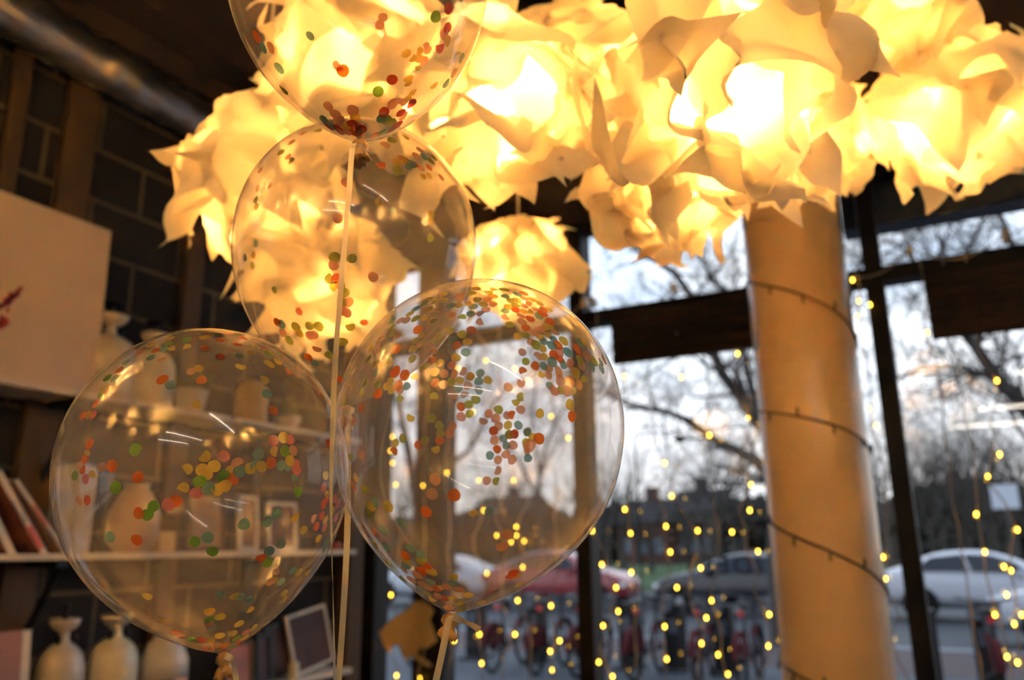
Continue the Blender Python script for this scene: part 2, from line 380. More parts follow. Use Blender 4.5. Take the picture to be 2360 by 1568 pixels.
# unseen lamps: balloon glints show some overhead, the rest added to brighten the room
for i_, (x_, y_, z_, w_) in enumerate([(-1.55, .15, 2.75, 'left of the photographer'), (-.55, -.45, 2.45, 'right above the photographer'), (.85, .25, 2.35, 'right of the top balloon, above the frame'), (1.3, 1.1, 2.4, 'beyond the right edge near the window'), (-1.2, -1.1, 2.7, 'behind the photographer on the left'),
        (2.4, -1.0, 2.75, 'behind the photographer far right'), (-2.1, -.3, 2.85, 'near the block wall behind the photographer'), (-1.3, -2.6, 2.9, 'deep in the room on the left'), (1.35, -.45, 2.4, 'beyond the right edge beside the photographer'), (-.4, -2.0, 2.8, 'straight behind the photographer'), (-2.0, -1.4, 2.8, 'second along the block wall behind the photographer'), (2.2, -2.1, 2.8, 'deep in the room on the right')]):
    paper_lamp(Vector((x_, y_, z_)), .21, 40 + i_, 'added unseen crumpled paper lamp outside the picture ' + w_, sheets=6, res=14)  # few sheets, so more lamplight leaks into the room
random.seed(99)

# ------------------------------------------------------------------ balloons
M_bal = [balloon_mat('clear_balloon_a', .19), balloon_mat('clear_balloon_b', .195), balloon_mat('clear_balloon_c', .17), balloon_mat('clear_balloon_d', .195)]
def lower_r(u): return max(0.0, (1 - u ** 2.25)) ** .78
BAL = {}
def balloon(key, cpx, bpx, d, rpx, m, label, low=1.33, top=1.04, slope=.2):
    R = rpx * d / F; c = at_d(*cpx, d)
    b0 = at_d(bpx[0], bpx[1], d - slope * R * low)
    ax = (c - b0).normalized()
    up = Vector((0, 1, 0)); u = ax.cross(up).normalized(); w = u.cross(ax)
    Mx = Matrix((u, w, ax)).transposed()
    Lw = (c - b0).length
    prof = []
    for i in range(1, 40):
        k = i / 40; prof.append((R * math.sin(k * PI / 2), R * top * math.cos(k * PI / 2)))
    prof.append((R, 0))
    for i in range(1, 52):
        k = i / 51 * .992; prof.append((max(.006, R * lower_r(k)), -Lw * k))
    # neck
    prof.append((.0055, -Lw * 1.005)); prof.append((.005, -Lw * 1.02))
    t = empty('confetti_balloon', c); tag(t, label, 'balloon')
    q = MB(); nseg = 96; vs = [c + Mx @ Vector((0, 0, R * top))]
    for r_, z_ in prof:
        for j in range(nseg): vs.append(c + Mx @ Vector((r_ * math.cos(2 * PI * j / nseg), r_ * math.sin(2 * PI * j / nseg), z_)))
    fs = [(0, 1 + j, 1 + (j + 1) % nseg) for j in range(nseg)]
    for i in range(len(prof) - 1):
        for j in range(nseg): fs.append((1 + i * nseg + j, 1 + (i + 1) * nseg + j, 1 + (i + 1) * nseg + (j + 1) % nseg, 1 + i * nseg + (j + 1) % nseg))
    q.add(vs, fs); o = q.build('balloon_skin', m, t, smooth=True)
    tree = BVHTree.FromPolygons([v.copy() for v in vs], fs)
    # knot: rolled, crumpled rubber
    q = MB(); kp = c - ax * (Lw * 1.02)
    q.lathe([(.004, .004), (.0075, .001), (.0085, -.004), (.0055, -.008), (.009, -.012), (.0105, -.016), (.007, -.02), (.002, -.018)], 20, M=Mx, c=kp)
    for v in q.v: v += (v - kp) * noise.noise(v * 190) * .45
    q.build('knot', M_rub_knot, t, smooth=True)
    BAL[key] = (t, tree, c, ax, kp, R)
    return t
balloon('1', (828, -72), (830, 324), .80, 296, M_bal[0], 'clear confetti balloon at the very top, cut off by the picture edge')
balloon('2', (824, 562), (800, 935), .98, 274, M_bal[1], 'clear confetti balloon in the middle, behind and above the two lower ones')
balloon('3', (479, 1085), (515, 1506), .87, 317, M_bal[2], 'clear confetti balloon at lower left in front of the shelves')
balloon('4', (1106, 985), (1040, 1414), .83, 330, M_bal[3], 'clear confetti balloon at lower right in front of the window')

# ribbons: thin cream strips
def ribbon(key, pts, wid, twist, dpt):
    t = BAL[key][0]; P = [at_d(x, y, dd) for x, y, dd in pts]
    # resample
    sm = []
    for i in range(len(P) - 1):
        p0, p1, p2, p3 = P[max(i - 1, 0)], P[i], P[i + 1], P[min(i + 2, len(P) - 1)]
        for k in range(10):
            s_ = k / 10
            sm.append(.5 * ((2 * p1) + (p2 - p0) * s_ + (2 * p0 - 5 * p1 + 4 * p2 - p3) * s_ ** 2 + (3 * p1 - p0 - 3 * p2 + p3) * s_ ** 3))
    sm.append(P[-1]); q = MB(); vs = []; N = len(sm)
    rt = RW @ Vector((1, 0, 0)); 
    for i, p in enumerate(sm):
        dr = (sm[min(i + 1, N - 1)] - sm[max(i - 1, 0)]).normalized(); sd = (rt - dr * rt.dot(dr)).normalized(); nn = dr.cross(sd)
        a = twist(i / (N - 1)); s2 = sd * math.cos(a) + nn * math.sin(a); n2 = dr.cross(s2) * .00012
        vs += [p - s2 * wid / 2 - n2, p + s2 * wid / 2 - n2, p + s2 * wid / 2 + n2, p - s2 * wid / 2 + n2]
    fs = [(i * 4 + j, i * 4 + (j + 1) % 4, i * 4 + 4 + (j + 1) % 4, i * 4 + 4 + j) for i in range(N - 1) for j in range(4)] + [(3, 2, 1, 0), (N * 4 - 4, N * 4 - 3, N * 4 - 2, N * 4 - 1)]
    q.add(vs, fs); return q.build('ribbon', M_ribbon, t, smooth=False)
ribbon('1', [(822, 335, .735), (812, 342, .73), (803, 460, .72), (786, 660, .70), (773, 830, .69), (766, 1000, .69), (763, 1180, .70), (768, 1400, .71), (772, 1620, .72)], .0052, lambda s: .75 * math.sin(s * 1.1) + (1.25 * max(0, s - .62) / .38 if s > .62 else 0), 0)
ribbon('1', [(822, 334, .735), (834, 334, .73), (842, 346, .73), (843, 360, .735)], .002, lambda s: .4 + s, 0)
ribbon('2', [(800, 945, .93), (801, 1010, .93), (801, 1200, .90), (793, 1380, .86), (776, 1640, .84)], .0078, lambda s: .2 + s * .3, 0)
ribbon('3', [(520, 1512, .82), (533, 1520, .81), (541, 1545, .81), (548, 1600, .81)], .0065, lambda s: 1.0 - s, 0)
ribbon('4', [(1040, 1420, .775), (1033, 1436, .77), (1020, 1500, .77), (1000, 1590, .77)], .0066, lambda s: .5 - s * .4, 0)
ribbon('4', [(1040, 1420, .775), (1062, 1430, .77), (1085, 1440, .77), (1105, 1452, .77)], .0066, lambda s: 1.1 - s * .9, 0)

# ------------------------------------------------------------------ confetti
CC = {'o': ('orange', (1.0, .25, .015)), 'p': ('salmon pink', (1.0, .56, .38)), 'y': ('yellow', (1.0, .76, .14)), 'l': ('lime green', (.68, .72, .13)),
      't': ('teal blue', (.34, .62, .58)), 'g': ('grass green', (.30, .64, .04)), 'm': ('bright pink', (1.0, .38, .40)), 'r': ('dark red', (.80, .12, .03))}
CM = {k: tissue('confetti_' + v[0].replace(' ', '_'), v[1], .52, nscale=260, namt=.13, sheer=.52) for k, v in CC.items()}
NB = {'1': 'top', '2': 'middle', '3': 'lower left', '4': 'lower right'}
# (crop origin x, y, scale), balloon, side f/b, then "x,y,colour" readings
DATA = [
 ((770, 640, 4.236), '4', 'b', '910,208,y 1055,165,y 1225,158,p 1235,200,p 1065,215,y 970,230,y 1140,270,t 1215,265,y 1320,245,y 1340,145,l 1335,350,t 1360,280,t 875,248,l 795,300,t 920,308,y 1005,312,p 740,345,y 560,415,t 640,415,p 703,412,p 790,395,l 870,390,y 965,422,l 1140,360,p 1248,385,l 1340,505,o 1130,515,l 1245,548,l 1155,595,t 1300,625,y 1195,660,o 1285,728,t 855,553,y 1010,580,l 560,478,l 563,543,l 610,570,p 448,600,p 790,615,l 830,648,p 490,680,t 760,695,l 760,790,l 410,705,p 350,690,y 325,790,l 525,810,l 385,845,y 458,850,y 410,930,t 785,975,l 860,870,l 970,725,p 955,800,o 1030,830,y 1190,783,y 1145,853,p 980,920,y 1070,937,p 1165,937,p 1253,912,p 1330,965,y 983,1025,o 1063,1043,p 1142,1015,l 1225,1003,y 1305,1055,p 1207,1082,t 1168,1150,p 1277,1148,p 545,1010,y 510,1060,y 560,1090,y 640,1095,p 705,1060,t 648,1172,l 423,1045,l 290,1020,l 265,1125,l 975,1165,l 258,1270,o 745,1365,y 948,1375,l 1025,1445,l 1035,1515,l 1155,1447,p 1128,1520,p 1240,1260,o 1313,1240,l 1240,1360,p 1322,1330,l 100,1410,p 190,1400,p 95,1200,l'),
 ((770, 640, 4.236), '4', 'f', '815,505,o 600,700,o 590,915,o 685,950,o 622,1055,o 427,1130,o'),
 ((1080, 640, 4.239), '4', 'b', '75,103,y 235,107,y 345,110,l 195,135,l 360,175,t 240,175,y 480,150,t 540,148,o 85,205,l 185,205,p 145,257,y 240,250,p 170,305,p 120,345,p 115,425,p 620,205,y 475,215,y 410,212,l 545,195,p 600,248,p 460,262,l 540,270,p 385,280,y 358,320,t 460,310,o 540,325,y 600,325,y 365,378,p 515,362,p 525,425,p 605,397,o 405,452,l 690,372,t 735,310,o 660,300,p 700,245,y 780,300,l 560,487,o 645,527,p 850,520,p 780,560,y 705,580,y 480,570,y 560,558,l 615,625,p 735,620,t 835,600,t 725,690,y 525,725,p 680,768,p 745,770,y 900,795,o 930,850,t 1090,745,o 1140,630,y 1110,855,p 735,865,t 790,885,p 560,815,l 652,862,o 533,912,o 1300,820,t 715,940,y 785,950,p 1137,1000,l 795,1055,t 905,1100,l 1020,1095,l 515,1030,p 388,1070,p 18,965,y 115,933,t 100,1013,t 188,1000,y 100,1100,t 68,1193,l 515,1165,l 463,1210,y 295,1290,l 510,1290,p 700,1327,y 195,1330,p 145,1397,p 265,1375,p 380,1345,p 428,1343,o 295,1450,p 385,1443,y 488,1443,t 575,1507,t 245,1500,o 400,1535,l 450,1530,o'),
 ((1080, 640, 4.239), '4', 'f', '725,350,o 800,425,o 705,490,p 785,480,y 665,650,l 935,615,y 815,660,t 880,655,o 890,725,p 835,755,o 820,820,t 975,730,t 1065,690,o 1095,640,t 1165,765,p 1085,805,l 1010,845,p 875,915,p 1050,930,y 1240,815,l 1215,870,t 1305,890,t 1330,800,p 905,1005,p 995,1010,r 1080,1040,p 850,1095,p 970,1105,p 995,1240,y 1015,1355,o'),
 ((770, 990, 3.645), '4', 'b', '890,35,l 970,40,p 885,92,o 850,163,y 572,77,l 512,115,y 497,187,o 703,130,o 760,95,l 225,212,p 178,410,y 160,480,o 135,225,l 1172,712,y 790,1335,p 730,1350,t 855,1340,o 895,1345,y 785,1390,l 870,1410,p 823,1440,y 925,1430,r 985,1420,y 1130,1400,y 1047,1450,t 1045,1465,y 1078,1497,l 960,1505,p 1075,1528,l'),
 ((770, 990, 3.645), '4', 'f', '845,422,p 817,548,p 1005,557,o 770,697,o 255,520,l 340,612,t 303,648,y 298,715,l 448,655,y 562,790,t 412,850,t 340,875,p 260,845,p 333,968,y 437,987,t 640,1003,t 727,1055,t 597,1062,o 610,1115,y 597,1155,t 725,1112,l 770,1155,o 445,1125,l 590,1185,p 735,1198,o 815,1203,y 697,1233,p 643,1272,p 580,1272,l 805,1292,t 1018,1250,y 997,1295,t 735,1308,p 948,1335,p 1047,1355,p'),
 ((1080, 990, 3.647), '4', 'b', '210,10,o 385,42,o 345,47,y 293,77,t 495,25,t 217,92,p 318,137,t 375,133,p 240,168,o 540,68,y 485,112,l 500,182,p 500,243,t 315,212,p 180,220,t 247,258,p 367,257,p 242,347,p 153,433,p 237,438,l 48,712,y 172,692,t 405,1240,y 430,1305,y 108,1460,y'),
 ((1080, 990, 3.647), '4', 'f', '595,78,o 515,137,p 325,887,p 285,993,p 382,1210,o 360,1240,o 208,1368,p'),
 ((150, 730, 3.921), '3', 'b', '775,250,y 675,318,m 818,300,o 770,365,t 873,377,p 930,240,g 972,280,y 950,190,y 890,290,t 1100,197,g 1090,265,y 1260,280,o 1255,185,y 548,405,t 485,475,o 378,550,g 445,553,t 343,645,y 375,657,o 325,705,g 345,715,y 267,785,o 205,885,y 245,885,m 160,895,o 1138,490,p 1200,467,y 1190,793,y 213,1150,o 185,1245,y 175,1290,o 120,1335,p 150,1380,o 85,1440,g 180,1470,m 240,1435,y 328,1365,p'),
 ((150, 730, 3.921), '3', 'f', '878,565,o 950,610,t 1232,568,o 418,1350,o 628,1197,g 657,1453,o 450,1545,g 1098,1380,y 1260,1260,y 1065,1555,y 1213,1490,g'),
 ((450, 730, 3.919), '3', 'b', '90,183,y 188,155,g 230,207,o 85,283,o 228,358,o 310,147,m 400,130,o 385,240,o 430,190,o 548,268,y 510,322,y 400,350,t 640,280,p 660,330,g 735,320,t 855,500,o 28,465,y 845,1360,t 905,1450,t 1180,1435,y 1210,1145,o'),
 ((450, 730, 3.919), '3', 'f', '413,443,y 672,422,y 747,400,y 620,563,y 650,695,t 710,845,o 255,1260,m 172,1350,y 382,1325,p 60,1385,y 105,1430,y 258,1440,g 330,1400,y 400,1398,t 340,1470,o 497,1375,y 545,1345,t 600,1355,y 690,1322,o 723,1218,y 707,1118,m 815,1215,g 862,1110,m 800,1090,y 575,1240,t 780,1345,t 858,1300,y 910,1340,m 920,1385,m 890,1210,p 270,1530,y'),
 ((150, 1110, 3.921), '3', 'b', '195,170,o 115,180,p 740,1045,y 870,1255,y 995,1370,o 1040,1395,p 1150,1440,g 1230,1440,o 1280,1515,m'),
 ((150, 1110, 3.921), '3', 'f', '400,508,t 642,532,o 658,290,o 740,305,g 795,225,g 928,215,m 1000,178,o 1185,105,m 1170,550,g'),
 ((450, 1110, 3.919), '3', 'f', '120,60,t 200,75,y 445,390,t 740,293,t 655,365,t 905,318,y 935,100,g 113,510,t 780,567,t 670,635,t 600,685,o 657,735,g 155,638,g'),
 ((450, 1110, 3.919), '3', 'b', '740,815,p 715,895,y 780,910,t 680,915,p 885,810,t 938,825,y 983,440,y 1120,520,y 1160,210,o 1195,160,o 1150,310,o 1180,350,y 1100,410,o 1080,340,p 1165,55,m 1190,125,y 1175,415,m 1265,160,m 1290,210,m 1240,270,y 1270,330,m 1020,825,y 805,1015,y 800,1075,y 495,1165,y 355,1040,y 225,1025,t 410,1045,t 495,1068,t 130,1180,y 225,1230,y 127,1265,g 150,1325,t 130,1300,m 400,1290,y 530,1325,y 655,1300,y 340,1375,y 225,1400,y 465,1365,m 575,1395,p 375,1430,g 390,1460,o 130,1440,y 60,1435,o 120,1525,m 190,1490,p 270,1490,o 445,1420,y 350,1510,g 345,1480,t 1190,550,g 1175,610,t'),
 ((530, 0, 4.613), '1', 'f', '278,390,o 345,510,t 427,508,p 518,727,t 560,965,l 1150,705,p 1200,755,o 1040,1140,p 1120,1222,p 1305,1180,p 1330,1257,y 1000,1280,t 1145,1305,p 1190,1285,p 1300,1320,r 1250,1350,y 1150,1370,r 1040,1355,r 1230,1405,p 1160,1410,p 1330,1410,o 1070,1350,t 1370,1370,p'),
 ((530, 0, 4.613), '1', 'b', '848,385,t'),
 ((820, 0, 4.613), '1', 'b', '290,187,p 255,270,p 750,500,p 768,540,p 675,553,y 540,573,y 608,625,y 680,630,y 733,655,p 675,718,y 563,845,y 555,893,y 838,918,y 620,990,y 573,1043,y 450,1080,p 500,1085,p 530,1105,p'),
 ((820, 0, 4.613), '1', 'f', '992,88,r 855,180,g 978,297,o 945,363,p 970,443,y 902,505,o 390,853,r 240,983,g 398,1110,p 600,1113,r 303,1197,r 483,1205,r 280,1262,t 333,1283,l 510,1240,p 385,1315,l 60,1378,r 450,1330,r 370,1390,p 15,1400,r 40,1440,p 1085,615,y 1130,620,t 1050,780,p 965,890,t 290,1415,t 210,1445,p'),
 ((540, 270, 4.479), '2', 'b', '715,155,p 585,255,p 475,358,l 548,402,p 577,447,l 260,545,p 350,700,p 285,705,l 290,745,t 310,790,y 270,840,p 225,920,y 215,850,l 240,730,p 215,1302,t 187,1420,y 105,1450,t 180,1535,l 860,130,l'),
 ((540, 270, 4.479), '2', 'f', '1155,670,p 1065,1040,p 1033,1447,l 1215,1460,l 1022,1530,p 1270,375,t 1275,460,t'),
 ((820, 270, 4.479), '2', 'f', '305,275,p 377,230,l 513,200,y 670,335,p 630,395,p 707,405,t 782,443,l 477,410,p 520,445,y 435,465,y 575,480,t 438,545,l 260,483,o 615,497,o'),
 ((820, 270, 4.479), '2', 'b', '817,420,l 545,510,t 683,525,p 760,520,o 700,610,y 763,600,y 885,620,o 243,870,y 390,970,t 780,1003,y 773,1070,y 715,1085,t 773,1245,l'),
 ((540, 600, 4.612), '2', 'f', '1018,197,l 1085,195,o 1065,285,y 1130,270,y 1168,350,l 1140,450,l 1212,447,p 1155,540,p 1195,565,p 1478,180,p'),
 ((540, 600, 4.612), '2', 'b', '685,548,o 1380,667,o 420,320,l'),
 ((450, 730, 3.919), '2', 'f', '735,55,o 773,70,t 902,93,l 1030,88,l 1113,95,l 940,155,y 1030,175,p 1070,168,p 785,150,p 845,222,l 1097,292,p 1203,353,l 1330,233,l 1075,420,t 1020,370,o 1400,90,l 1300,570,o'),
]
pts_c = []
for (ox, oy, s_), key, side, txt in DATA:
    t, tree, c, ax, kp, R = BAL[key]
    for tok in txt.split():
        x, y, col = tok.split(','); px, py = ox + float(x) / s_, oy + float(y) / s_
        r = ray(px, py).normalized(); hits = []; o = CAM.copy()
        for _ in range(4):
            h = tree.ray_cast(o, r)
            if h[0] is None: break
            hits.append((h[0].copy(), h[1].copy())); o = h[0] + r * 1e-4
        if not hits:      # reading just outside the outline: nearest place on the skin
            pn = tree.find_nearest(CAM + r * ((c - CAM).length)); hits = [(pn[0], pn[1])]
        hp, hn = hits[0] if side == 'f' else hits[-1]
        inw = (c - hp).normalized()
        if hn.dot(inw) < 0: hn = -hn
        pts_c.append((key, col, hp, hn, (hp - CAM).length, side))
# disc meshes: a few slightly bent, nicked or folded outlines per colour
def disc_mesh(col, var):
    me = bpy.data.meshes.new('confetti'); bm = bmesh.new(); N = 20; rad = .0055; th = .00012
    rnd = random.Random(var * 31 + ord(col)); ph = rnd.uniform(0, 6.28); bend = rnd.uniform(-.10, .22); cut = rnd.random() < .22
    top = []; bot = []
    def P(x, y, z): return (x, y, z + bend * (x * math.cos(ph) + y * math.sin(ph)) ** 2 / rad)
    for k in range(N):
        a_ = 2 * PI * k / N; r_ = rad * (1 + .05 * math.sin(2 * a_ + ph) + .03 * math.sin(3 * a_ - ph)) * rnd.uniform(.985, 1.01)
        x, y = r_ * math.cos(a_), r_ * math.sin(a_)
        if cut and x > rad * .45: x = rad * .45
        top.append(bm.verts.new(P(x, y, th))); bot.append(bm.verts.new(P(x, y, -th)))
    inner_t = [bm.verts.new(P(v.co.x * .5, v.co.y * .5, th)) for v in top]; inner_b = [bm.verts.new(P(v.co.x * .5, v.co.y * .5, -th)) for v in bot]
    ct = bm.verts.new((0, 0, th)); cb_ = bm.verts.new((0, 0, -th))
    for k in range(N):
        j = (k + 1) % N
        bm.faces.new((top[k], top[j], inner_t[j], inner_t[k])); bm.faces.new((inner_t[k], inner_t[j], ct))
        bm.faces.new((bot[j], bot[k], inner_b[k], inner_b[j])); bm.faces.new((inner_b[j], inner_b[k], cb_))
        bm.faces.new((top[j], top[k], bot[k], bot[j]))
    bm.normal_update(); bm.to_mesh(me); bm.free(); me.materials.append(CM[col]); return me
DM = {(c_, v): disc_mesh(c_, v) for c_ in CC for v in range(6)}
CONF = []
order = sorted(range(len(pts_c)), key=lambda i: (pts_c[i][4]))
single = set(order[:298]); rest = MB(); 
random.seed(5)
for i, (key, col, hp, hn, dist, side) in enumerate(pts_c):
    v = random.randrange(6); me = DM[(col, v)]
    z = (hn + Vector((random.uniform(-.05, .05), random.uniform(-.05, .05), random.uniform(-.05, .05)))).normalized(); xx = z.cross(Vector((.3, .2, .9))).normalized(); yy = z.cross(xx)
    a = random.uniform(0, 6.28); x2 = xx * math.cos(a) + yy * math.sin(a); y2 = z.cross(x2); sc = random.uniform(.93, 1.07)
    Mw = Matrix.Translation(hp + z * .0007) @ (Matrix((x2 * sc, y2 * sc, z)).transposed()).to_4x4()
    if i in single:
        o = bpy.data.objects.new('confetti', me); COL.objects.link(o); o.matrix_world = Mw
        CONF.append((o, key, col, hp))
    else:
        k = len(rest.v); idx = list(CC).index(col); rest.m = idx
        rest.add([Mw @ vv.co for vv in me.vertices], [tuple(p.vertices) for p in me.polygons])
o = rest.build('confetti', [CM[k] for k in CC]); tag(o, 'remaining paper confetti dots scattered inside the four balloons', 'confetti', kind='stuff')

ORD = ['topmost', 'second from the top', 'third from the top', 'fourth from the top', 'fifth from the top', 'sixth from the top', 'seventh from the top', 'eighth from the top', 'ninth from the top', 'tenth from the top', 'eleventh from the top', 'twelfth from the top', 'thirteenth from the top', 'fourteenth from the top', 'fifteenth from the top']
cells = {}
for o_, key, col, hp in CONF:
    t, tree, c, ax, kp, R = BAL[key]
    dv = RW.transposed() @ (hp - CAM); dc = RW.transposed() @ (c - CAM)
    ex, ey = (dv.x / -dv.z - dc.x / -dc.z) * -dc.z / R, (dv.y / -dv.z - dc.y / -dc.z) * -dc.z / R
    reg = ('near the knot' if ey < -.85 else 'near the crown' if ey > .72 else 'in the centre' if math.hypot(ex, ey) < .33 else ('upper ' if ey > 0 else 'lower ') + ('left' if ex < -.05 else 'right' if ex > .05 else 'middle'))
    cells.setdefault((key, col, reg), []).append((-hp.z, o_))
for (key, col, reg), L_ in cells.items():
    L_.sort(key=lambda w: w[0])
    for i_, (_, o_) in enumerate(L_):
        lab = '%s confetti %s in the %s balloon' % (CC[col][0], reg, NB[key])
        if len(L_) > 1: lab += ', ' + ('lowest of them' if i_ == len(L_) - 1 else ORD[min(i_, 14)])
        tag(o_, lab, 'confetti', '%s confetti %s in the %s balloon' % (CC[col][0], reg, NB[key]))

# ------------------------------------------------------------------ fairy light curtains in the windows
YF = YW - .10
FL = [(1428,807),(1507,792),(1618,793),(1713,773),(1700,816),(1570,870),(1440,868),(1725,964),(1635,1004),(1532,1068),(1731,1118),(1548,1144),(1440,1175),(1728,1177),(1535,1214),(1608,1224),(1453,1230),(1687,1227),(1365,1224),(1747,1272),(1387,1302),(1545,1273),(1425,1410),(1390,1443),(1628,1425),(1532,1445),(1773,1417),(1537,1520),(1771,1490),(1412,1560),(1380,1527),(1617,1484),(1455,1320),(1615,1310),(1560,1355),(1640,1385),(1420,1355),(1655,1510),(1678,1555),
 (905,1007),(900,1040),(905,1068),(912,1118),(975,1120),(1103,1108),(1184,1108),(1030,1090),(1115,1177),(1145,1235),(1190,1215),(1190,1235),(1178,1250),(1208,1248),(1122,1322),(1205,1308),(1187,850),(1120,832),(1056,849),(901,1372),(1187,1463),(1270,1397),(1290,1478),(1268,1502),(1105,1463),(1047,1477),(900,1494),(914,1558),(1110,1530),(1273,1545),(967,1565),(1193,1385),(1090,950),(1270,960),(1310,1010),
 (1965,646),(1980,695),(2005,703),(1975,730),(1978,760),(2002,943),(2020,982),(2175,738),(2250,740),(2137,767),(2298,878),(2304,1048),(2277,1099),(2250,1186),(2345,1222),(2270,1273),(2314,1307),(2330,1316),(2320,1372),(2293,1418),(2355,1418),(2338,1439),(2321,1515),(2345,1528),(2035,1285),(2043,1335),(2055,1487)]
WL = [at_y(x, y, YF) for x, y in FL]
bays = [(-3.0, -1.70, 'fairy light curtain of warm bulbs seen through the lower right balloon', 7),
        (-1.70, -.62, 'fairy light curtain with clear wires in the window between balloon and pillar', 6),
        (-.62, 1.2, 'fairy light curtain in the window right of the pillar', 6)]
for x0, x1, lab, ns in bays:
    root = empty('fairy_light_curtain', ((x0 + x1) / 2, YF, ZT0)); tag(root, lab, 'fairy lights')
    mine = [p for p in WL if x0 <= p.x < x1]
    lo, hi = min(p.x for p in mine), max(p.x for p in mine)
    cen = [lo + (hi - lo) * (k + .5) / ns for k in range(ns)]
    # main cord swagged between hooks
    q = MB(); pp = []; hx0, hx1 = max(x0 + .12, lo - .1), hi + .12; nh = max(2, round((hx1 - hx0) / .5)); 
    for k in range(nh * 8 + 1):
        s_ = k / 8; f_ = s_ - math.floor(s_); x = hx0 + (hx1 - hx0) * s_ / nh
        pp.append((x, YF - .01, ZT1 + .045 - .34 * f_ * (1 - f_) * (1 if int(s_) % 2 else 1.25)))
    q.tube(pp, .0032, 6); q.build('main_cord', M_cord, root)
    for k in range(nh + 1):
        x = hx0 + (hx1 - hx0) * k / nh; q = MB(); q.box(x - .012, x + .012, YF - .025, YW - .06, ZT1 + .01, ZT1 + .06); q.build('hook', M_white, root, bevel=.002)
    for k, cx_ in enumerate(cen):
        bl = sorted([p for p in mine if min(range(ns), key=lambda j: abs(cen[j] - p.x)) == k], key=lambda p: -p.z)
        if not bl: continue
        pp = [Vector((cx_, YF, ZT1 - .02))]; 
        zz = ZT1 - .12
        while zz > .55:
            near = [p for p in bl if abs(p.z - zz) < .10]
            tx = cx_ + (sum(p.x for p in near) / len(near) - cx_) * .85 if near else cx_
            pp.append(Vector((tx + random.uniform(-.012, .012), YF + random.uniform(-.006, .006), zz))); zz -= .09
        q = MB(); q.tube(pp, .003, 5)
        for p in bl:      # short stems to the bulbs
            nr = min(pp, key=lambda w: (w - (p + Vector((0, 0, .03)))).length); q.tube([nr, (nr + p) / 2 + Vector((0, 0, .008)), p + Vector((0, 0, .006))], .0016, 4)
        st = q.build('light_strand', M_cord, root)
        for p in bl:
            q = MB(); q.lathe([(.0008, -.0085), (.0042, -.006), (.0056, 0), (.0046, .006), (.0022, .009)], 10, c=p); q.build('bulb', M_fairy, st, smooth=True)

# wire wound round the pillar, bulbs switched off
root = empty('pillar_fairy_lights', (PXc, PYc, 2.0)); tag(root, 'dark unlit fairy light cord wound down round the pillar', 'fairy lights')
q = MB(); pp = []; RC = PR + .004; KZ = [2.70, 2.60, 2.31, 2.09, 1.91, 1.70, 1.43, 1.22, 1.03, .80, .62, .4]
cam_az = math.atan2(CAM.y - PYc, CAM.x - PXc)
for k in range(0, 21 * 11):
    hk, f_ = divmod(k / 21, 1); hk = int(hk); th = (k / 21 + 1) * PI; a = cam_az - PI / 2 + th     # even half turns pass behind, odd ones in front
    z = KZ[hk] * (1 - f_) + KZ[hk + 1] * f_ + (.018 * math.sin(f_ * PI) if hk % 2 else 0)
    pp.append(Vector((PXc + RC * math.cos(a), PYc + RC * math.sin(a), z)))
q.tube(pp, .0036, 6); q.build('cord', M_dcord, root)
for k in range(4, len(pp) - 2, 4):
    p = pp[k]; o_ = Vector((p.x - PXc, p.y - PYc, 0)).normalized(); s_ = 1 if (k // 4) % 3 else -1
    q = MB(); dz = Vector((0, 0, -.022 * s_)); q.tube([p, p + dz * .5 + o_ * .005, p + dz + o_ * .006, p + dz * 1.5 + o_ * .004], [.0022, .0035, .0042, .0022], 7); q.build('unlit_bulb', M_dcord, root)

# ------------------------------------------------------------------ roman blinds hanging under the transom
def blind(x0, x1, z0, z1, lab):
    q = MB(); N = 44; prof = []
    for k in range(N + 1):
        z = z1 - (z1 - z0) * k / N; prof.append((YW - .105 - .016 * abs(math.sin(k / N * PI * 5)) , z))
    NX = 14; vs = []
    for i in range(NX + 1):
        x = x0 + (x1 - x0) * i / NX
        for y, z in prof: vs.append((x, y + .004 * math.sin(i * 1.3 + z * 20), z + .004 * math.sin(i * 2.1)))
    for i in range(NX + 1):
        x = x0 + (x1 - x0) * i / NX
        for y, z in prof: vs.append((x, y + .02, z))
    n1 = N + 1; H = (NX + 1) * n1; fs = []
    for i in range(NX):
        for k in range(N):
            a = i * n1 + k; fs += [(a, a + 1, a + n1 + 1, a + n1), (H + a, H + a + n1, H + a + n1 + 1, H + a + 1)]
    for k in range(N): fs += [(k, H + k, H + k + 1, k + 1), (NX * n1 + k, NX * n1 + k + 1, H + NX * n1 + k + 1, H + NX * n1 + k)]
    for i in range(NX): fs += [(i * n1, (i + 1) * n1, H + (i + 1) * n1, H + i * n1), (i * n1 + N, H + i * n1 + N, H + (i + 1) * n1 + N, (i + 1) * n1 + N)]
    q.add(vs, fs)
    t = empty('roman_blind', ((x0 + x1) / 2, YW - .08, z1)); tag(t, lab, 'blind')
    q.build('fabric', M_blind, t, smooth=True)
    q = MB(); q.box(x0, x1, YW - .12, YW - .07, z1 - .02, z1 + .015); q.build('headrail', M_frame, t, bevel=.004)
blind(-1.475, -.30, 2.535, 2.83, 'brown pleated roman blind pulled up in the window left of the pillar')
blind(.03, 1.35, 2.475, 2.79, 'brown pleated roman blind pulled up in the window right of the pillar')

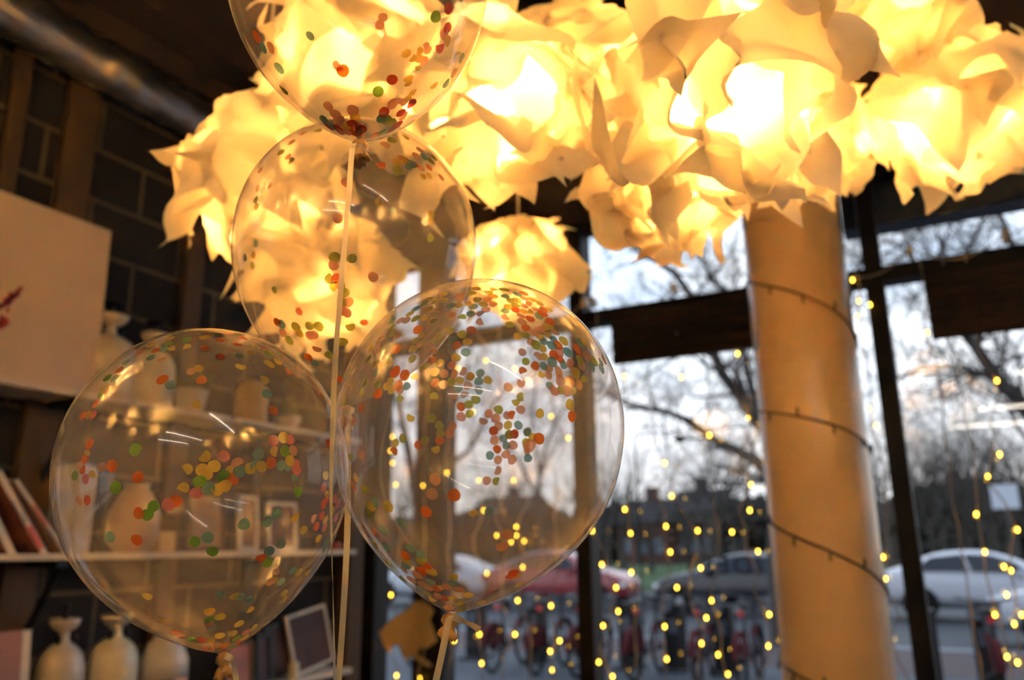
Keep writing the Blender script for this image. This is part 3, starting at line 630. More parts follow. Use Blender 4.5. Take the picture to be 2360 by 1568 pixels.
# letters and lines stuck on the outside of the glass, so they read backwards from in here
M_vinyl = mat('dark_vinyl', (.035, .022, .018), .7)
def letters(txt, px_right, py_mid, size, lab, spacing=1.0):
    cu = bpy.data.curves.new('lettering', 'FONT'); cu.body = txt; cu.size = size; cu.extrude = .001; cu.align_x = 'LEFT'; cu.space_character = spacing; cu.offset = -.0015
    o = bpy.data.objects.new('window_lettering', cu); COL.objects.link(o); dg = bpy.context.evaluated_depsgraph_get()
    me = bpy.data.meshes.new_from_object(o.evaluated_get(dg)); bpy.data.objects.remove(o)
    o = bpy.data.objects.new('window_lettering', me); me.materials.clear(); me.materials.append(M_vinyl); COL.objects.link(o)
    p = at_y(px_right, py_mid, YW + .022); o.location = (p.x, YW + .021, p.z - size * .36); o.rotation_euler = (PI / 2, 0, PI)
    return tag(o, lab, 'lettering')
letters('ESTE', 1752, 1228, .155, 'upper row of dark vinyl letters reading backwards on the window', 1.62)
letters('IDEST', 1758, 1302, .125, 'lower row of dark vinyl letters reading backwards on the window', 1.25)
q = MB(); a1 = at_y(1463, 1003, YW + .022); a2 = at_y(1745, 985, YW + .022); a3 = at_y(1475, 1440, YW + .022)
q.box(a1.x - .004, a1.x + .004, YW + .0195, YW + .0215, a3.z, a1.z); q.box(a1.x, a2.x + .2, YW + .0195, YW + .0215, a1.z - .003, a1.z + .003)
pb = at_y(1567, 1014, YW + .022); q.prism([(-.035, .012), (-.012, .016), (.0, .008), (.02, .02), (.036, .01), (.016, -.012), (-.012, -.014)], .002, Matrix.Translation((pb.x, YW + .0195, pb.z)))
tag(q.build('window_decal', M_vinyl), 'thin dark line frame stuck on the window around the backward letters', 'window decal')
# flat translucent golden shape just inside the window at the bottom
poly = [(872,1458),(890,1440),(905,1425),(925,1412),(945,1398),(955,1385),(985,1392),(1000,1408),(990,1430),(998,1450),(1006,1478),(985,1495),(968,1495),(960,1510),(972,1515),(990,1528),(996,1536),(985,1538),(962,1522),(945,1515),(935,1525),(925,1508),(918,1488),(905,1490),(895,1505),(885,1490)]
c0 = at_y(935, 1455, YW - .13); q = MB(); q.prism([(at_y(x, y, YW - .13).x - c0.x, at_y(x, y, YW - .13).z - c0.z) for x, y in poly], .002, Matrix.Translation(c0))
tag(q.build('golden_shape', tissue('gold_sheet', (.95, .66, .30), .45)), 'ragged flat golden shape low at the window beside the shelves', 'decoration')

# ------------------------------------------------------------------ shelves on the left wall
XS = -2.90
ZS = [2.205, 1.597, .99]          # top faces
for zt, lab in zip(ZS, ['upper white shelf board holding the canvas and big bottles', 'middle white shelf board holding leaning books', 'lowest white shelf board holding bottles and picture frames']):
    t = empty('wall_shelf', (XL, 2.4, zt)); tag(t, lab, 'shelf', 'white wall shelves')
    q = MB(); q.box(XL + .002, XS, .6, 3.62, zt - .024, zt); q.build('shelf_board', M_white, t, bevel=.002)
    for yb in (1.93, 3.05):
        q = MB(); q.box(XL, XL + .03, yb - .022, yb + .022, zt - .42, zt - .024); q.box(XL, XS + .02 - .03, yb - .022, yb + .022, zt - .05, zt - .024)
        A = Vector((XL + .015, yb, zt - .36)); B = Vector((XS - .03, yb, zt - .05)); q.tube([A, B], .017, 4); q.build('bracket', M_black, t)
def bottle(px, y, zt, h, r, lab, m=M_cer, dish=True, stem=1, xx=-3.0):
    c = Vector((xx, y, zt)); t = empty('ceramic_bottle', c); tag(t, lab, 'bottle')
    q = MB(); q.lathe([(r * .93, 0), (r, .01), (r, h * .46), (r * .985, h * .53), (r * .92, h * .60), (r * .78, h * .665), (r * .55, h * .72), (r * .32, h * .755), (r * .26, h * .79), (r * .25, h * .86), (r * .3, h * .88)], 36, c=c); q.build('body', m, t, smooth=True)
    if dish:
        q = MB(); q.lathe([(r * .25, h * .86), (r * .46, h * .885), (r * .60, h * .93), (r * .64, h * .975), (r * .60, h * .98), (r * .2, h * .93)], 28, c=c); q.build('dish_rim', m, t, smooth=True)
    if stem:
        q = MB(); q.lathe([(r * .16, h * .93), (r * .11, h * 1.0), (r * .10, h * 1.10), (r * .13, h * 1.12)], 12, c=c)
        if stem == 2: q.lathe([(r * .10, h * 1.10), (r * .44, h * 1.115), (r * .46, h * 1.14), (r * .1, h * 1.16)], 20, c=c)
        q.build('stopper', M_black, t, smooth=True)
    for sg in (-1, 1):
        q = MB(); q.lathe([(.002, .0), (r * .13, .008), (r * .13, .03), (.002, .038)], 12, c=c + Vector((.02, sg * r * .38, h * .74))); q.build('clip', M_black, t, smooth=True)
    return t
pb = lambda px, zt, x=-3.0: at_x(px, 1000, x).y
bottle(0, pb(222, 0), ZS[0], .36, .117, 'big white bottle beside the canvas on the upper shelf', stem=2)
bottle(0, pb(335, 0), ZS[0], .335, .095, 'second white bottle on the upper shelf, right of the biggest', stem=2)
bottle(0, pb(203, 0), ZS[2], .375, .085, 'white bottle with a tall thin stopper on the lowest shelf')
bottle(0, pb(315, 0), ZS[2], .375, .095, 'cream bottle with a yellow mark on the lowest shelf', M_cer2)
# marks on the cream bottle
yb_ = pb(315, 0); q = MB(); q.box(-2.906, -2.902, yb_ - .002, yb_ + .035, ZS[2] + .10, ZS[2] + .115); tag(q.build('paper_sticker', mat('yellow_sticker', (.75, .45, .02), .6)), 'small yellow sticker on the cream bottle', 'sticker')
c = Vector((-3.0, pb(425, 0), ZS[2])); t = empty('ceramic_vase', c); tag(t, 'rounded vase, white above and terracotta pink below, on the lowest shelf', 'vase')
q = MB(); q.lathe([(.07, 0), (.098, .03), (.102, .10)], 32, c=c); q.build('glazed_base', mat('terracotta_pink', (.62, .27, .18), .5), t, smooth=True)
q = MB(); q.lathe([(.102, .10), (.098, .17), (.07, .235), (.045, .25), (.05, .262), (.04, .262), (.038, .25)], 32, c=c); q.build('upper_body', M_cer, t, smooth=True)
# canvas print standing on the upper shelf
def board(y0, y1, z0, z1, x, th, lean, m):
    q = MB(); q.box(0, th, y0, y1, 0, z1 - z0, Matrix.Translation((x, 0, z0)) @ Matrix.Rotation(lean, 4, 'Y')); return q
t = empty('canvas_print', (-2.94, 1.6, ZS[0])); tag(t, 'large white canvas print with a red and purple blossom twig on the upper shelf', 'picture')
q = board(1.10, 1.985, ZS[0], 2.90, -2.945, .022, -.03, None); q.build('canvas', mat('canvas_white', (.78, .60, .45), .6, coat=.25), t, bevel=.002)
q = MB(); random.seed(4)
for (x, y, s_) in [(5,705,9),(14,698,10),(22,690,11),(30,684,10),(38,678,9),(44,670,8),(50,664,6),(26,680,8),(8,740,14),(2,750,12),(-8,715,10),(-20,725,12),(12,692,6),(18,715,6)]:
    p = at_x(x, y, -2.918); r_ = s_ / 1850 * 3.3; a0 = random.uniform(0, 6)
    ring = [Vector((0, math.cos(a0 + k * PI / 4) * r_ * random.uniform(.5, 1.1), math.sin(a0 + k * PI / 4) * r_ * random.uniform(.5, 1.1))) for k in range(8)]
    q.m = random.choice([0, 0, 1, 1, 2]); q.add([p + v for v in ring] + [p + v + Vector((-.001, 0, 0)) for v in ring], [tuple(range(8)), tuple(range(15, 7, -1))] + [(k, k + 8, (k + 1) % 8 + 8, (k + 1) % 8) for k in range(8)])
q.build('blossom_twig', [mat('print_red', (.50, .06, .05), .6), mat('print_purple', (.24, .04, .09), .6), mat('print_ochre', (.60, .35, .05), .6)], t)
# things standing on the upper shelf behind the lower left balloon
M_green = mat('leaf_green', (.14, .17, .03), .6, noise_amt=.4)
def plant(y, zt, r, lab, pot=M_cer, x=-3.0, h=.09, seed=1, m=None):
    rnd = random.Random(seed); c = Vector((x, y, zt)); t = empty('potted_plant', c); tag(t, lab, 'plant')
    q = MB(); q.lathe([(r * .7, 0), (r, h), (r * .9, h), (r * .85, h * .8)], 24, c=c); q.build('pot', pot, t, smooth=True)
    q = MB()
    for k in range(90):
        a_ = rnd.uniform(0, 6.28); el = rnd.uniform(.3, 1.5); L_ = rnd.uniform(.5, 1.15) * r * 1.7; d_ = Vector((math.cos(a_) * math.cos(el), math.sin(a_) * math.cos(el), math.sin(el)))
        b0 = c + Vector((0, 0, h * .9)); tip = b0 + d_ * L_; sd = d_.cross(Vector((0, 0, 1))).normalized() * r * .13; md = b0 + d_ * L_ * .6 + Vector((0, 0, .004))
        q.add([b0, md + sd, tip, md - sd], [(0, 1, 2, 3)])
    q.build('foliage', m or M_green, t); return t
plant(pb(432, 0), ZS[0], .075, 'green leafy plant in a pale pot on the upper shelf seen through the balloon', h=.11)
plant(pb(660, 0), ZS[0], .07, 'dark green plant on the upper shelf at the right edge of the lower left balloon', h=.07, seed=5)
plant(pb(120, 0), ZS[2], .07, 'dark mossy plant beside the pink card on the lowest shelf', pot=M_black, h=.06, seed=8, m=mat('moss', (.045, .05, .02), .8), x=-2.96)
def lump(name, y, zt, prof, m, lab, cat, x=-3.0):
    q = MB(); q.lathe(prof, 24, c=(x, y, zt)); return tag(q.build(name, m, smooth=True), lab, cat)
lump('storage_jar', pb(572, 0), ZS[0], [(.08, 0), (.085, .02), (.085, .17), (.06, .20), (.065, .21)], mat('amber_glaze', (.62, .36, .10), .35), 'amber yellow jar on the upper shelf seen through the balloon', 'jar')
lump('table_vase', pb(330, 0), ZS[1], [(.06, 0), (.10, .05), (.10, .16), (.06, .24), (.045, .26), (.05, .28)], mat('peach_glaze', (.62, .42, .30), .4), 'peach coloured round vase on the middle shelf seen through the balloon', 'vase')
q = MB(); yc = pb(385, 0); q.box(-3.0, -2.93, yc - .04, yc + .04, ZS[1], ZS[1] + .085); tag(q.build('candle_block', mat('wax_yellow', (.80, .52, .18), .5), bevel=.006), 'square yellow candle on the middle shelf in front of the peach vase', 'candle')
# leaning books / block prints on the middle shelf
def lean_book(px_foot, px_top, py_top, zt, th, wid, cols, lab, name='leaning_book', cat='book', x=-2.93):
    f = at_x(px_foot, 1268, x); tp = at_x(px_top, py_top, x); dy = tp.y - f.y; H = tp.z - zt; Ln = math.hypot(dy, H); ang = math.atan2(-dy, H)
    M = Matrix.Translation((x, f.y, zt + .0)) @ Matrix.Rotation(ang, 4, 'X')
    t = empty(name, (x, f.y, zt)); tag(t, lab, cat)
    q = MB(); q.box(-wid, 0, -th, 0, 0, Ln, M); q.build('page_block', M_white, t, bevel=.001)
    q = MB(); q.box(-wid, .0015, -th - .002, -th, 0, Ln, M); q.build('cover', cols[0], t)
    if len(cols) > 1:
        for k, cm in enumerate(cols[1:]):
            z0 = Ln * (.08 + .3 * k * 1.05); q = MB(); q.box(.0, .0018, -th + .003, -.004, z0, z0 + Ln * .28, M); q.build('spine_panel', cm, t)
    return t
cr_ = mat('cover_rust', (.35, .10, .05), .6, noise_amt=.5, noise_scale=12); cpk = mat('spine_pink', (.75, .14, .13), .5); cgy = mat('spine_grey', (.50, .46, .46), .5); ctan = mat('cover_tan', (.55, .30, .15), .6)
lean_book(40, -45, 1100, ZS[1], .028, .18, [cr_], 'pale book leaning left at the left edge of the middle shelf')
lean_book(113, 3, 1082, ZS[1], .024, .18, [cr_, cpk, cgy], 'book with a rust red cover leaning left on the middle shelf')
lean_book(160, 42, 1104, ZS[1], .016, .17, [ctan, cgy, cpk], 'thin book with a pink and grey spine leaning left on the middle shelf')
for k in range(4):
    y0 = at_x(163 + k * 11, 1268, -2.93).y; q = MB(); hh = .335 - .004 * k
    q.box(-3.10, -2.93, y0, y0 + .016, ZS[1], ZS[1] + hh); t = tag(q.build('magazine', mat('magazine_%s' % 'abcd'[k], (.74 - .02 * k, .66 - .02 * k, .58), .5), bevel=.0015), ['upright pale magazine, first of the four beside the leaning books', 'upright pale magazine, second of the four beside the leaning books', 'upright pale magazine, third of the four, touched by the balloon outline', 'upright pale magazine, last of the four, behind the balloon'][k], 'magazine')
def pic(px0, px1, zt, h, lean, rim, art, lab, x=-2.99, fw=.018, tilt=0.0, name='picture_frame'):
    y0, y1 = at_x(px0, 1268, x).y, at_x(px1, 1268, x).y; w = y1 - y0
    M = Matrix.Translation((x, y0, zt)) @ Matrix.Rotation(tilt, 4, 'X') @ Matrix.Rotation(lean, 4, 'Y')
    t = empty(name, (x, y0, zt)); tag(t, lab, 'picture')
    q = MB()
    for a_ in ((0, fw, 0, h), (w - fw, w, 0, h), (fw, w - fw, 0, fw), (fw, w - fw, h - fw, h)): q.box(0, .018, a_[0], a_[1], a_[2], a_[3], M)
    q.build('frame', rim, t, bevel=.001)
    q = MB(); q.box(.004, .008, fw, w - fw, fw, h - fw, M); q.build('picture_sheet', art, t); return t
a_tan = mat('art_tan', (.42, .24, .12), .7, noise_amt=.4, noise_scale=9); a_dark = mat('art_dark', (.09, .045, .04), .7, noise_amt=.6, noise_scale=7); a_pink = mat('art_pink', (.50, .20, .16), .7, noise_amt=.3, noise_scale=5); a_plum = mat('art_plum', (.10, .05, .06), .7, noise_amt=.5, noise_scale=8)
pic(425, 515, ZS[1], .27, -.1, M_wood, a_tan, 'wooden framed picture on the middle shelf seen through the balloon')
pic(545, 590, ZS[1], .26, -.1, M_white, a_tan, 'narrow white framed picture on the middle shelf')
pic(612, 680, ZS[1], .24, -.1, M_white, a_plum, 'white framed dark picture on the middle shelf, rightmost')
lump('small_pot', pb(783, 0), ZS[1], [(.03, 0), (.035, .012), (.04, .03), (.02, .04)], mat('red_glaze', (.5, .1, .05), .4), 'tiny red pot at the right end of the middle shelf', 'pot')
pic(535, 600, ZS[2], .20, -.12, M_wood, a_pink, 'pink picture in a wooden frame on the lowest shelf below the balloon knot')
pic(606, 640, ZS[2], .22, -.1, M_black, a_plum, 'dark plum picture in a black frame on the lowest shelf')
pic(640, 700, ZS[2], .25, -.16, M_black, a_dark, 'black framed picture tilting left on the lowest shelf', tilt=.14)
pic(692, 778, ZS[2], .29, -.16, M_white, a_dark, 'white framed dark picture at the right end of the lowest shelf', tilt=.16, x=-2.96, fw=.014)
lump('pillar_candle', pb(706, 0, -2.93), ZS[2], [(.024, 0), (.025, .004), (.024, .075), (.003, .08)], mat('wax_cream', (.80, .66, .45), .5), 'small cream candle in front of the white framed picture on the lowest shelf', 'candle', x=-2.93)
# pink card with black pattern at the lower left
t = empty('art_card', (-2.90, 1.85, ZS[2])); tag(t, 'pink card print with a black ornate silhouette at the bottom left corner', 'picture')
ytop = at_x(90, 1452, -2.90); q = board(1.35, ytop.y, ZS[2], ytop.z, -2.915, .012, -.12, None); q.build('card', mat('card_pink', (.45, .22, .19), .6), t)
q = MB(); q.box(.0125, .0135, ytop.y - .03, ytop.y, 0, ytop.z - ZS[2], Matrix.Translation((-2.915, 0, ZS[2])) @ Matrix.Rotation(-.12, 4, 'Y')); q.build('card_border', M_white, t)
q = MB(); Mc = Matrix.Translation((-2.915, 0, ZS[2])) @ Matrix.Rotation(-.12, 4, 'Y'); rnd = random.Random(3)
for k in range(22):
    yy = ytop.y - .135 + .018 * math.sin(k * .8) + rnd.uniform(-.008, .008); zz = (ytop.z - ZS[2]) * (.9 - k * .04); s_ = rnd.uniform(.005, .013)
    q.box(.0125, .0140, yy - s_, yy + s_, zz - s_, zz + s_, Mc)
for k in range(8): q.box(.0125, .0140, ytop.y - .10 + k * .008, ytop.y - .092 + k * .008, 0, .07 + k * .011, Mc)
q.build('silhouette_print', M_black, t)

# ------------------------------------------------------------------ outside: canopy, street, park
G = -.1
q = MB(); q.box(-.30, 3.9, YW + .16, YW + .32, 3.15, 4.6)
for k in range(6): q.box(.18 + k * .55, .186 + k * .55, YW + .155, YW + .16, 3.15, 4.6)
tag(q.build('facade_panel', mat('slate_cladding', (.060, .062, .075), .6)), 'dark slate cladding panel outside above the right window', 'cladding')
def ground(name, y0, y1, z, m, kind='structure'):
    q = MB(); q.box(-90, 90, y0, y1, z - .2, z); return tag(q.build(name, m), kind=kind)
ground('pavement', YW + .2, 12.6, G, mat('paving_grey', (.055, .068, .088), .8, noise_amt=.15, noise_scale=2))
ground('cycle_path', 12.6, 15.3, G + .003, mat('paving_red', (.058, .040, .045), .8, noise_amt=.2, noise_scale=3))
ground('kerb', 15.3, 15.75, G + .02, mat('kerb_stone', (.16, .18, .21), .7, noise_amt=.2, noise_scale=2))
ground('road', 15.75, 27.5, G - .04, mat('asphalt', (.034, .044, .056), .75, noise_amt=.2, noise_scale=1.5))
ground('far_pavement', 27.5, 31, G, mat('paving_grey_far', (.07, .075, .085), .8))
ground('lawn', 31, 140, G + .02, mat('grass', (.035, .085, .018), .9, noise_amt=.5, noise_scale=.6))
# park railing
t = empty('park_railing', (0, 30.5, G)); tag(t, 'long dark iron park railing on the far side of the road', 'railing')
q = MB()
for k in range(260):
    x = -22 + k * .13; q.box(x, x + .022, 30.48, 30.52, G, G + 1.15)
tag(q.build('bars', M_black, t), kind='stuff')
q = MB(); q.box(-22, 12, 30.47, 30.53, G + 1.0, G + 1.04); q.box(-22, 12, 30.47, 30.53, G + .15, G + .19); q.build('rails', M_black, t)

# cars
M_tyre = mat('tyre', (.008, .008, .009), .9, spec=.2); M_rim = mat('alloy', (.30, .32, .36), .35, metal=.6); M_cg = mat('car_glass', (.012, .018, .028), .2, spec=.35)
M_tail = mat('tail_lamp', (.55, .02, .02), .3); M_head = mat('head_lamp', (.65, .70, .75), .15)
def car(x, y, flip, paint, lab, Lc=4.4, H=1.45):
    t = empty('parked_car', (x, y, G)); tag(t, lab, 'car')
    s = -1 if flip else 1      # s=1: nose to +x
    # stations from tail to nose: x, z_low, z_belt, z_roof, halfwidth, roof halfwidth
    st = [(-.5, .42, .80, .82, .70, .66), (-.49, .32, .92, .96, .82, .72), (-.44, .25, .98, 1.02, .87, .70), (-.36, .22, 1.0, 1.12, .89, .66), (-.24, .2, .99, 1.38, .90, .60), (-.10, .2, .97, 1.45, .90, .60),
          (.04, .2, .96, 1.43, .90, .60), (.16, .2, .95, 1.22, .90, .63), (.24, .2, .94, .99, .89, .70), (.36, .22, .90, .93, .87, .72), (.45, .25, .80, .82, .80, .64), (.495, .32, .62, .64, .62, .50)]
    rows = []
    for (fx, zl, zb, zr, hw, rw) in st:
        X = fx * Lc; k = H / 1.45; rows.append([(X, -hw * .96, zl), (X, -hw, (zl + zb) / 2), (X, -hw * .97, zb * k), (X, -rw, zr * k), (X, -rw * .5, zr * k + .02), (X, rw * .5, zr * k + .02), (X, rw, zr * k), (X, hw * .97, zb * k), (X, hw, (zl + zb) / 2), (X, hw * .96, zl)])
    q = MB(); n_ = 10; vs = [(s * a_, b_, c_) for r_ in rows for a_, b_, c_ in r_]; vs = [Vector(v) + Vector((x, y, G)) for v in vs]
    fs = [(i * n_ + j, i * n_ + (j + 1) % n_, (i + 1) * n_ + (j + 1) % n_, (i + 1) * n_ + j) for i in range(len(rows) - 1) for j in range(n_)] + [tuple(range(n_)), tuple(range(len(rows) * n_ - 1, len(rows) * n_ - 1 - n_, -1))]
    q.add(vs, fs); o = q.build('body', paint, t, smooth=True)
    m_ = o.modifiers.new('s', 'SUBSURF'); m_.levels = 1; m_.render_levels = 2
    for sg in (-1, 1):
        for a0, a1 in (((-.31, 1.04, 1.0), (-.245, 1.30, 0)), ):
            pass
        # side glass: two panes, lying just proud of the sloping sides
        for (pa) in ([(-.33, 1.03), (-.235, 1.31), (-.10, 1.375), (-.075, 1.02)], [(-.06, 1.02), (-.085, 1.375), (.03, 1.355), (.125, 1.20), (.175, 1.0)]):
            vs = []
            for fx, z in pa:
                hw = .88 + (.62 - .88) * (z - .96) / (1.42 - .96); vs.append(Vector((x + s * fx * Lc, y + sg * (hw + .015), G + z * H / 1.45)))
            q = MB(); k = len(vs); q.add(vs + [v - Vector((0, sg * .02, 0)) for v in vs], [tuple(range(k)), tuple(range(2 * k - 1, k - 1, -1))] + [(i, i + k, (i + 1) % k + k, (i + 1) % k) for i in range(k)]); q.build('side_window', M_cg, t)
        for fx in (-.305, .31):
            q = MB(); q.lathe([(.01, -.012), (.385, -.012), (.385, .012), (.01, .012)], 28, M=Matrix.Rotation(PI / 2, 3, 'X'), c=Vector((x + s * fx * Lc, y + sg * .90, G + .36))); q.build('wheel_arch', M_tyre, t)
            c_ = Vector((x + s * fx * Lc, y + sg * .86, G + .32)); q = MB(); My = Matrix.Rotation(PI / 2, 3, 'X')
            q.lathe([(.20, -.10), (.31, -.10), (.325, -.06), (.325, .06), (.31, .10), (.20, .10)], 24, M=My, c=c_); w = q.build('wheel', M_tyre, t, smooth=False)
            q = MB(); q.lathe([(.05, -.105), (.21, -.09), (.215, .09), (.05, .105)], 5, M=My, c=c_); q.lathe([(.18, -.095), (.225, -.095), (.225, .095), (.18, .095)], 24, M=My, c=c_); q.build('rim', M_rim, w)
        q = MB(); q.box(x - s * .485 * Lc - .05, x - s * .485 * Lc + .05, y + sg * .72 - .1, y + sg * .72 + .1, G + .80, G + .94); q.build('tail_light', M_tail, t)
        q = MB(); q.box(x + s * .462 * Lc - .08, x + s * .462 * Lc + .08, y + sg * .60 - .14, y + sg * .60 + .14, G + .62, G + .74); q.build('headlight', M_head, t)
        q = MB(); q.box(x + s * .14 * Lc - .08, x + s * .14 * Lc + .08, y + sg * .96 - .08, y + sg * .96 + .08, G + .98, G + 1.1); q.build('wing_mirror', paint, t, bevel=.02)
p_white = mat('paint_white', (.46, .49, .56), .25, coat=.5); p_dark = mat('paint_navy', (.008, .010, .018), .3, coat=.3); p_red = mat('paint_red', (.22, .02, .03), .25, coat=.5); p_silver = mat('paint_silver', (.42, .46, .54), .25, coat=.5)
car(.55, 22.2, False, p_white, 'white saloon car seen through the window right of the pillar', 4.6, 1.52)
car(-5.0, 22.0, True, p_dark, 'dark navy car with a bright bonnet seen just left of the pillar', 4.5, 1.5)
car(-10.2, 22.3, False, p_red, 'dark red car partly behind the lower right balloon', 4.4, 1.6)
car(2.6, 16.9, True, p_silver, 'silver car bonnet at the right edge, nearer than the white saloon', 4.6, 1.45)
car(-14.6, 22.3, True, p_silver, 'silver car far left on the road, mostly behind the balloons', 4.4, 1.5)

# hire bikes in a row with their docking posts
M_bred = mat('bike_red', (.055, .006, .008), .7, spec=.15); M_bgr = mat('bike_grey', (.022, .024, .03), .6); M_bag = mat('basket_grey', (.06, .07, .09), .6)
def bike(x, y, rz, lab):
    t = empty('hire_bike', (x, y, G), 0); tag(t, lab, 'bicycle', None)
    Rz = Matrix.Rotation(rz, 4, 'Z'); T = Matrix.Translation((x, y, G)) @ Rz
    tf = lambda q: [setattr(v, 'xyz', T @ v) for v in q.v]
    def ring(q, cy, r, tr, n_=28):
        q.tube([(0, cy + r * math.cos(a_ * 2 * PI / n_), .33 + r * math.sin(a_ * 2 * PI / n_)) for a_ in range(n_ + 1)], tr, 6, cap=False)
    for cy in (-.52, .52):
        q = MB(); ring(q, cy, .30, .026)
        q.tube([(0 - .04, cy, .33), (.04, cy, .33)], .03, 8)
        for k in range(10): q.tube([(0, cy, .33), (0, cy + .29 * math.cos(k * PI / 5), .33 + .29 * math.sin(k * PI / 5))], .003, 3)
        tf(q); q.build('wheel', M_tyre, t)
        q = MB(); n_ = 12     # mudguard
        for k in range(n_):
            a0, a1 = PI * (.05 + .9 * k / n_), PI * (.05 + .9 * (k + 1) / n_)
            p0 = (cy + .345 * math.cos(a0), .33 + .345 * math.sin(a0)); p1 = (cy + .345 * math.cos(a1), .33 + .345 * math.sin(a1))
            q.add([(-.04, p0[0], p0[1]), (.04, p0[0], p0[1]), (.04, p1[0], p1[1]), (-.04, p1[0], p1[1]), (-.04, p0[0], p0[1] + .01), (.04, p0[0], p0[1] + .01), (.04, p1[0], p1[1] + .01), (-.04, p1[0], p1[1] + .01)], [(0, 1, 2, 3), (7, 6, 5, 4), (0, 4, 5, 1), (2, 6, 7, 3), (0, 3, 7, 4), (1, 5, 6, 2)])
        if cy < 0:            # skirt on both sides of the rear wheel
            for sx_ in (-.05, .05): q.prism([(-.78, .42), (-.66, .62), (-.40, .64), (-.26, .45), (-.42, .36), (-.60, .36)], .006, Matrix.Translation((sx_, 0, 0)) @ Matrix.Rotation(PI / 2, 4, 'Z'))
        tf(q); q.build('mudguard', M_bred, t)
    q = MB(); q.tube([(0, -.52, .33), (0, -.10, .30), (0, .38, .62), (0, .42, .80)], .028, 8); q.tube([(0, -.10, .30), (0, -.20, .72)], .022, 8); q.tube([(0, .52, .33), (0, .40, .88), (0, .37, 1.0)], .02, 8); tf(q); q.build('frame', M_bgr, t)
    q = MB(); q.tube([(0, -.20, .70), (0, -.24, .95)], .014, 8); tf(q); q.build('seat_post', M_bgr, t)
    q = MB(); q.lathe([(.02, -.02), (.11, -.01), (.115, .02), (.06, .045), (.01, .05)], 14, c=(0, -.26, .95)); tf(q); q.build('saddle', M_black, t, smooth=True)
    q = MB(); q.box(-.03, .03, -.40, -.36, .84, .90); tf(q); q.build('rear_light', M_tail, t)
    q = MB(); q.tube([(-.30, .26, 1.06), (-.2, .36, 1.04), (0, .38, 1.0), (.2, .36, 1.04), (.30, .26, 1.06)], .014, 8); tf(q); q.build('handlebar', M_bgr, t)
    q = MB(); q.box(-.17, .17, .42, .66, .80, .98); q.box(-.19, .19, .40, .68, .97, 1.0); tf(q); q.build('basket', M_bag, t)
    q = MB(); q.tube([(-.14, -.08, .22), (.14, -.12, .38)], .012, 6); q.box(.12, .2, -.16, -.08, .37, .40); q.box(-.2, -.12, -.12, -.04, .20, .23); tf(q); q.build('pedals', M_black, t)
M_dock = mat('dock_black', (.006, .006, .008), .6, spec=.3)
def dock(x, y, lab):
    t = empty('docking_post', (x, y, G)); tag(t, lab, 'bike dock')
    q = MB(); q.box(x - .13, x + .13, y - .14, y + .14, G, G + .90); q.build('post_body', M_dock, t, bevel=.03)
    q = MB(); q.box(x - .07, x + .07, y - .16, y - .135, G + .5, G + .7); q.build('lock_plate', M_bag, t, bevel=.005)
    q = MB(); q.box(x - .16, x + .16, y - .3, y + .3, G, G + .04); q.build('foot_plate', M_bgr, t, bevel=.005)
BK = [(860, 'red hire bike outside, leftmost, beside the shelf end'), (1105, 'red hire bike outside just below the lower right balloon'), (1230, 'red hire bike outside with its wheel low between balloon and mullion'), (1345, 'red hire bike partly behind the window mullion'), (1500, 'red hire bike outside, right of the mullion'), (1648, 'red hire bike nearest the left side of the pillar'), (1760, 'red hire bike hidden mostly by the left edge of the pillar')]
for px_, lab in BK:
    g0 = at_z(px_, 1560, G); bike(g0.x, 11.0, random.uniform(-.06, .1), lab)
for px_, lab in [(985, 'black docking post outside, leftmost, behind the balloon ribbon'), (1175, 'black docking post outside below the balloon'), (1325, 'black docking post just left of the mullion'), (1440, 'black docking post just right of the mullion'), (1565, 'black docking post midway between mullion and pillar'), (1690, 'black docking post beside the pillar'), (2155, 'black docking post just right of the right mullion'), (2275, 'black docking post at the lower right among the fairy lights')]:
    g0 = at_z(px_, 1545, G); dock(g0.x, 11.75, lab)
bike(at_z(2290, 1560, G).x, 11.1, .05, 'red hire bike outside at the lower right behind the fairy lights')

# road sign seen at the right
t = empty('road_sign', (2.9, 26, G)); ps = at_y(2315, 1145, 26.5); t.location = (ps.x, 26.5, G); tag(t, 'pale rectangular sign on a pole across the road at the right', 'sign')
q = MB(); q.box(ps.x - .33, ps.x + .33, 26.46, 26.5, ps.z - .33, ps.z + .33); q.build('sign_plate', mat('sign_pale', (.45, .50, .58), .5), t)
q = MB(); q.tube([(ps.x, 26.55, G), (ps.x, 26.55, ps.z + .3)], .04, 8); q.build('pole', M_bgr, t)

# ------------------------------------------------------------------ bare trees
M_bark = mat('plane_bark', (.042, .036, .034), .9, noise_amt=.3, noise_scale=3)
def grow(q, p, d, L_, r, lev, rnd, sides, segs=4, spread=.6, twig=3):
    pts = [p.copy()]; rs = [r]; d = d.normalized()
    for k in range(segs):
        d = (d + Vector((rnd.uniform(-1, 1), rnd.uniform(-1, 1), rnd.uniform(-.6, .9))) * .22).normalized()
        p = p + d * (L_ / segs); pts.append(p.copy()); rs.append(max(.004, r * (1 - .55 * (k + 1) / segs)))
    q.tube(pts, rs, sides, cap=False)
    if lev <= 0: return
    for k in range(twig):
        i = rnd.randint(max(1, segs // 2 - 1), segs); s_ = spread * rnd.uniform(.7, 1.3)
        side = Vector((rnd.uniform(-1, 1), rnd.uniform(-1, 1), rnd.uniform(-.5, .8))).normalized()
        grow(q, pts[i], (d + side * s_ * 1.3), L_ * rnd.uniform(.55, .8), rs[i] * .62, lev - 1, rnd, max(3, sides - 1), max(2, segs - 1) if lev > 2 else 3, spread, twig)
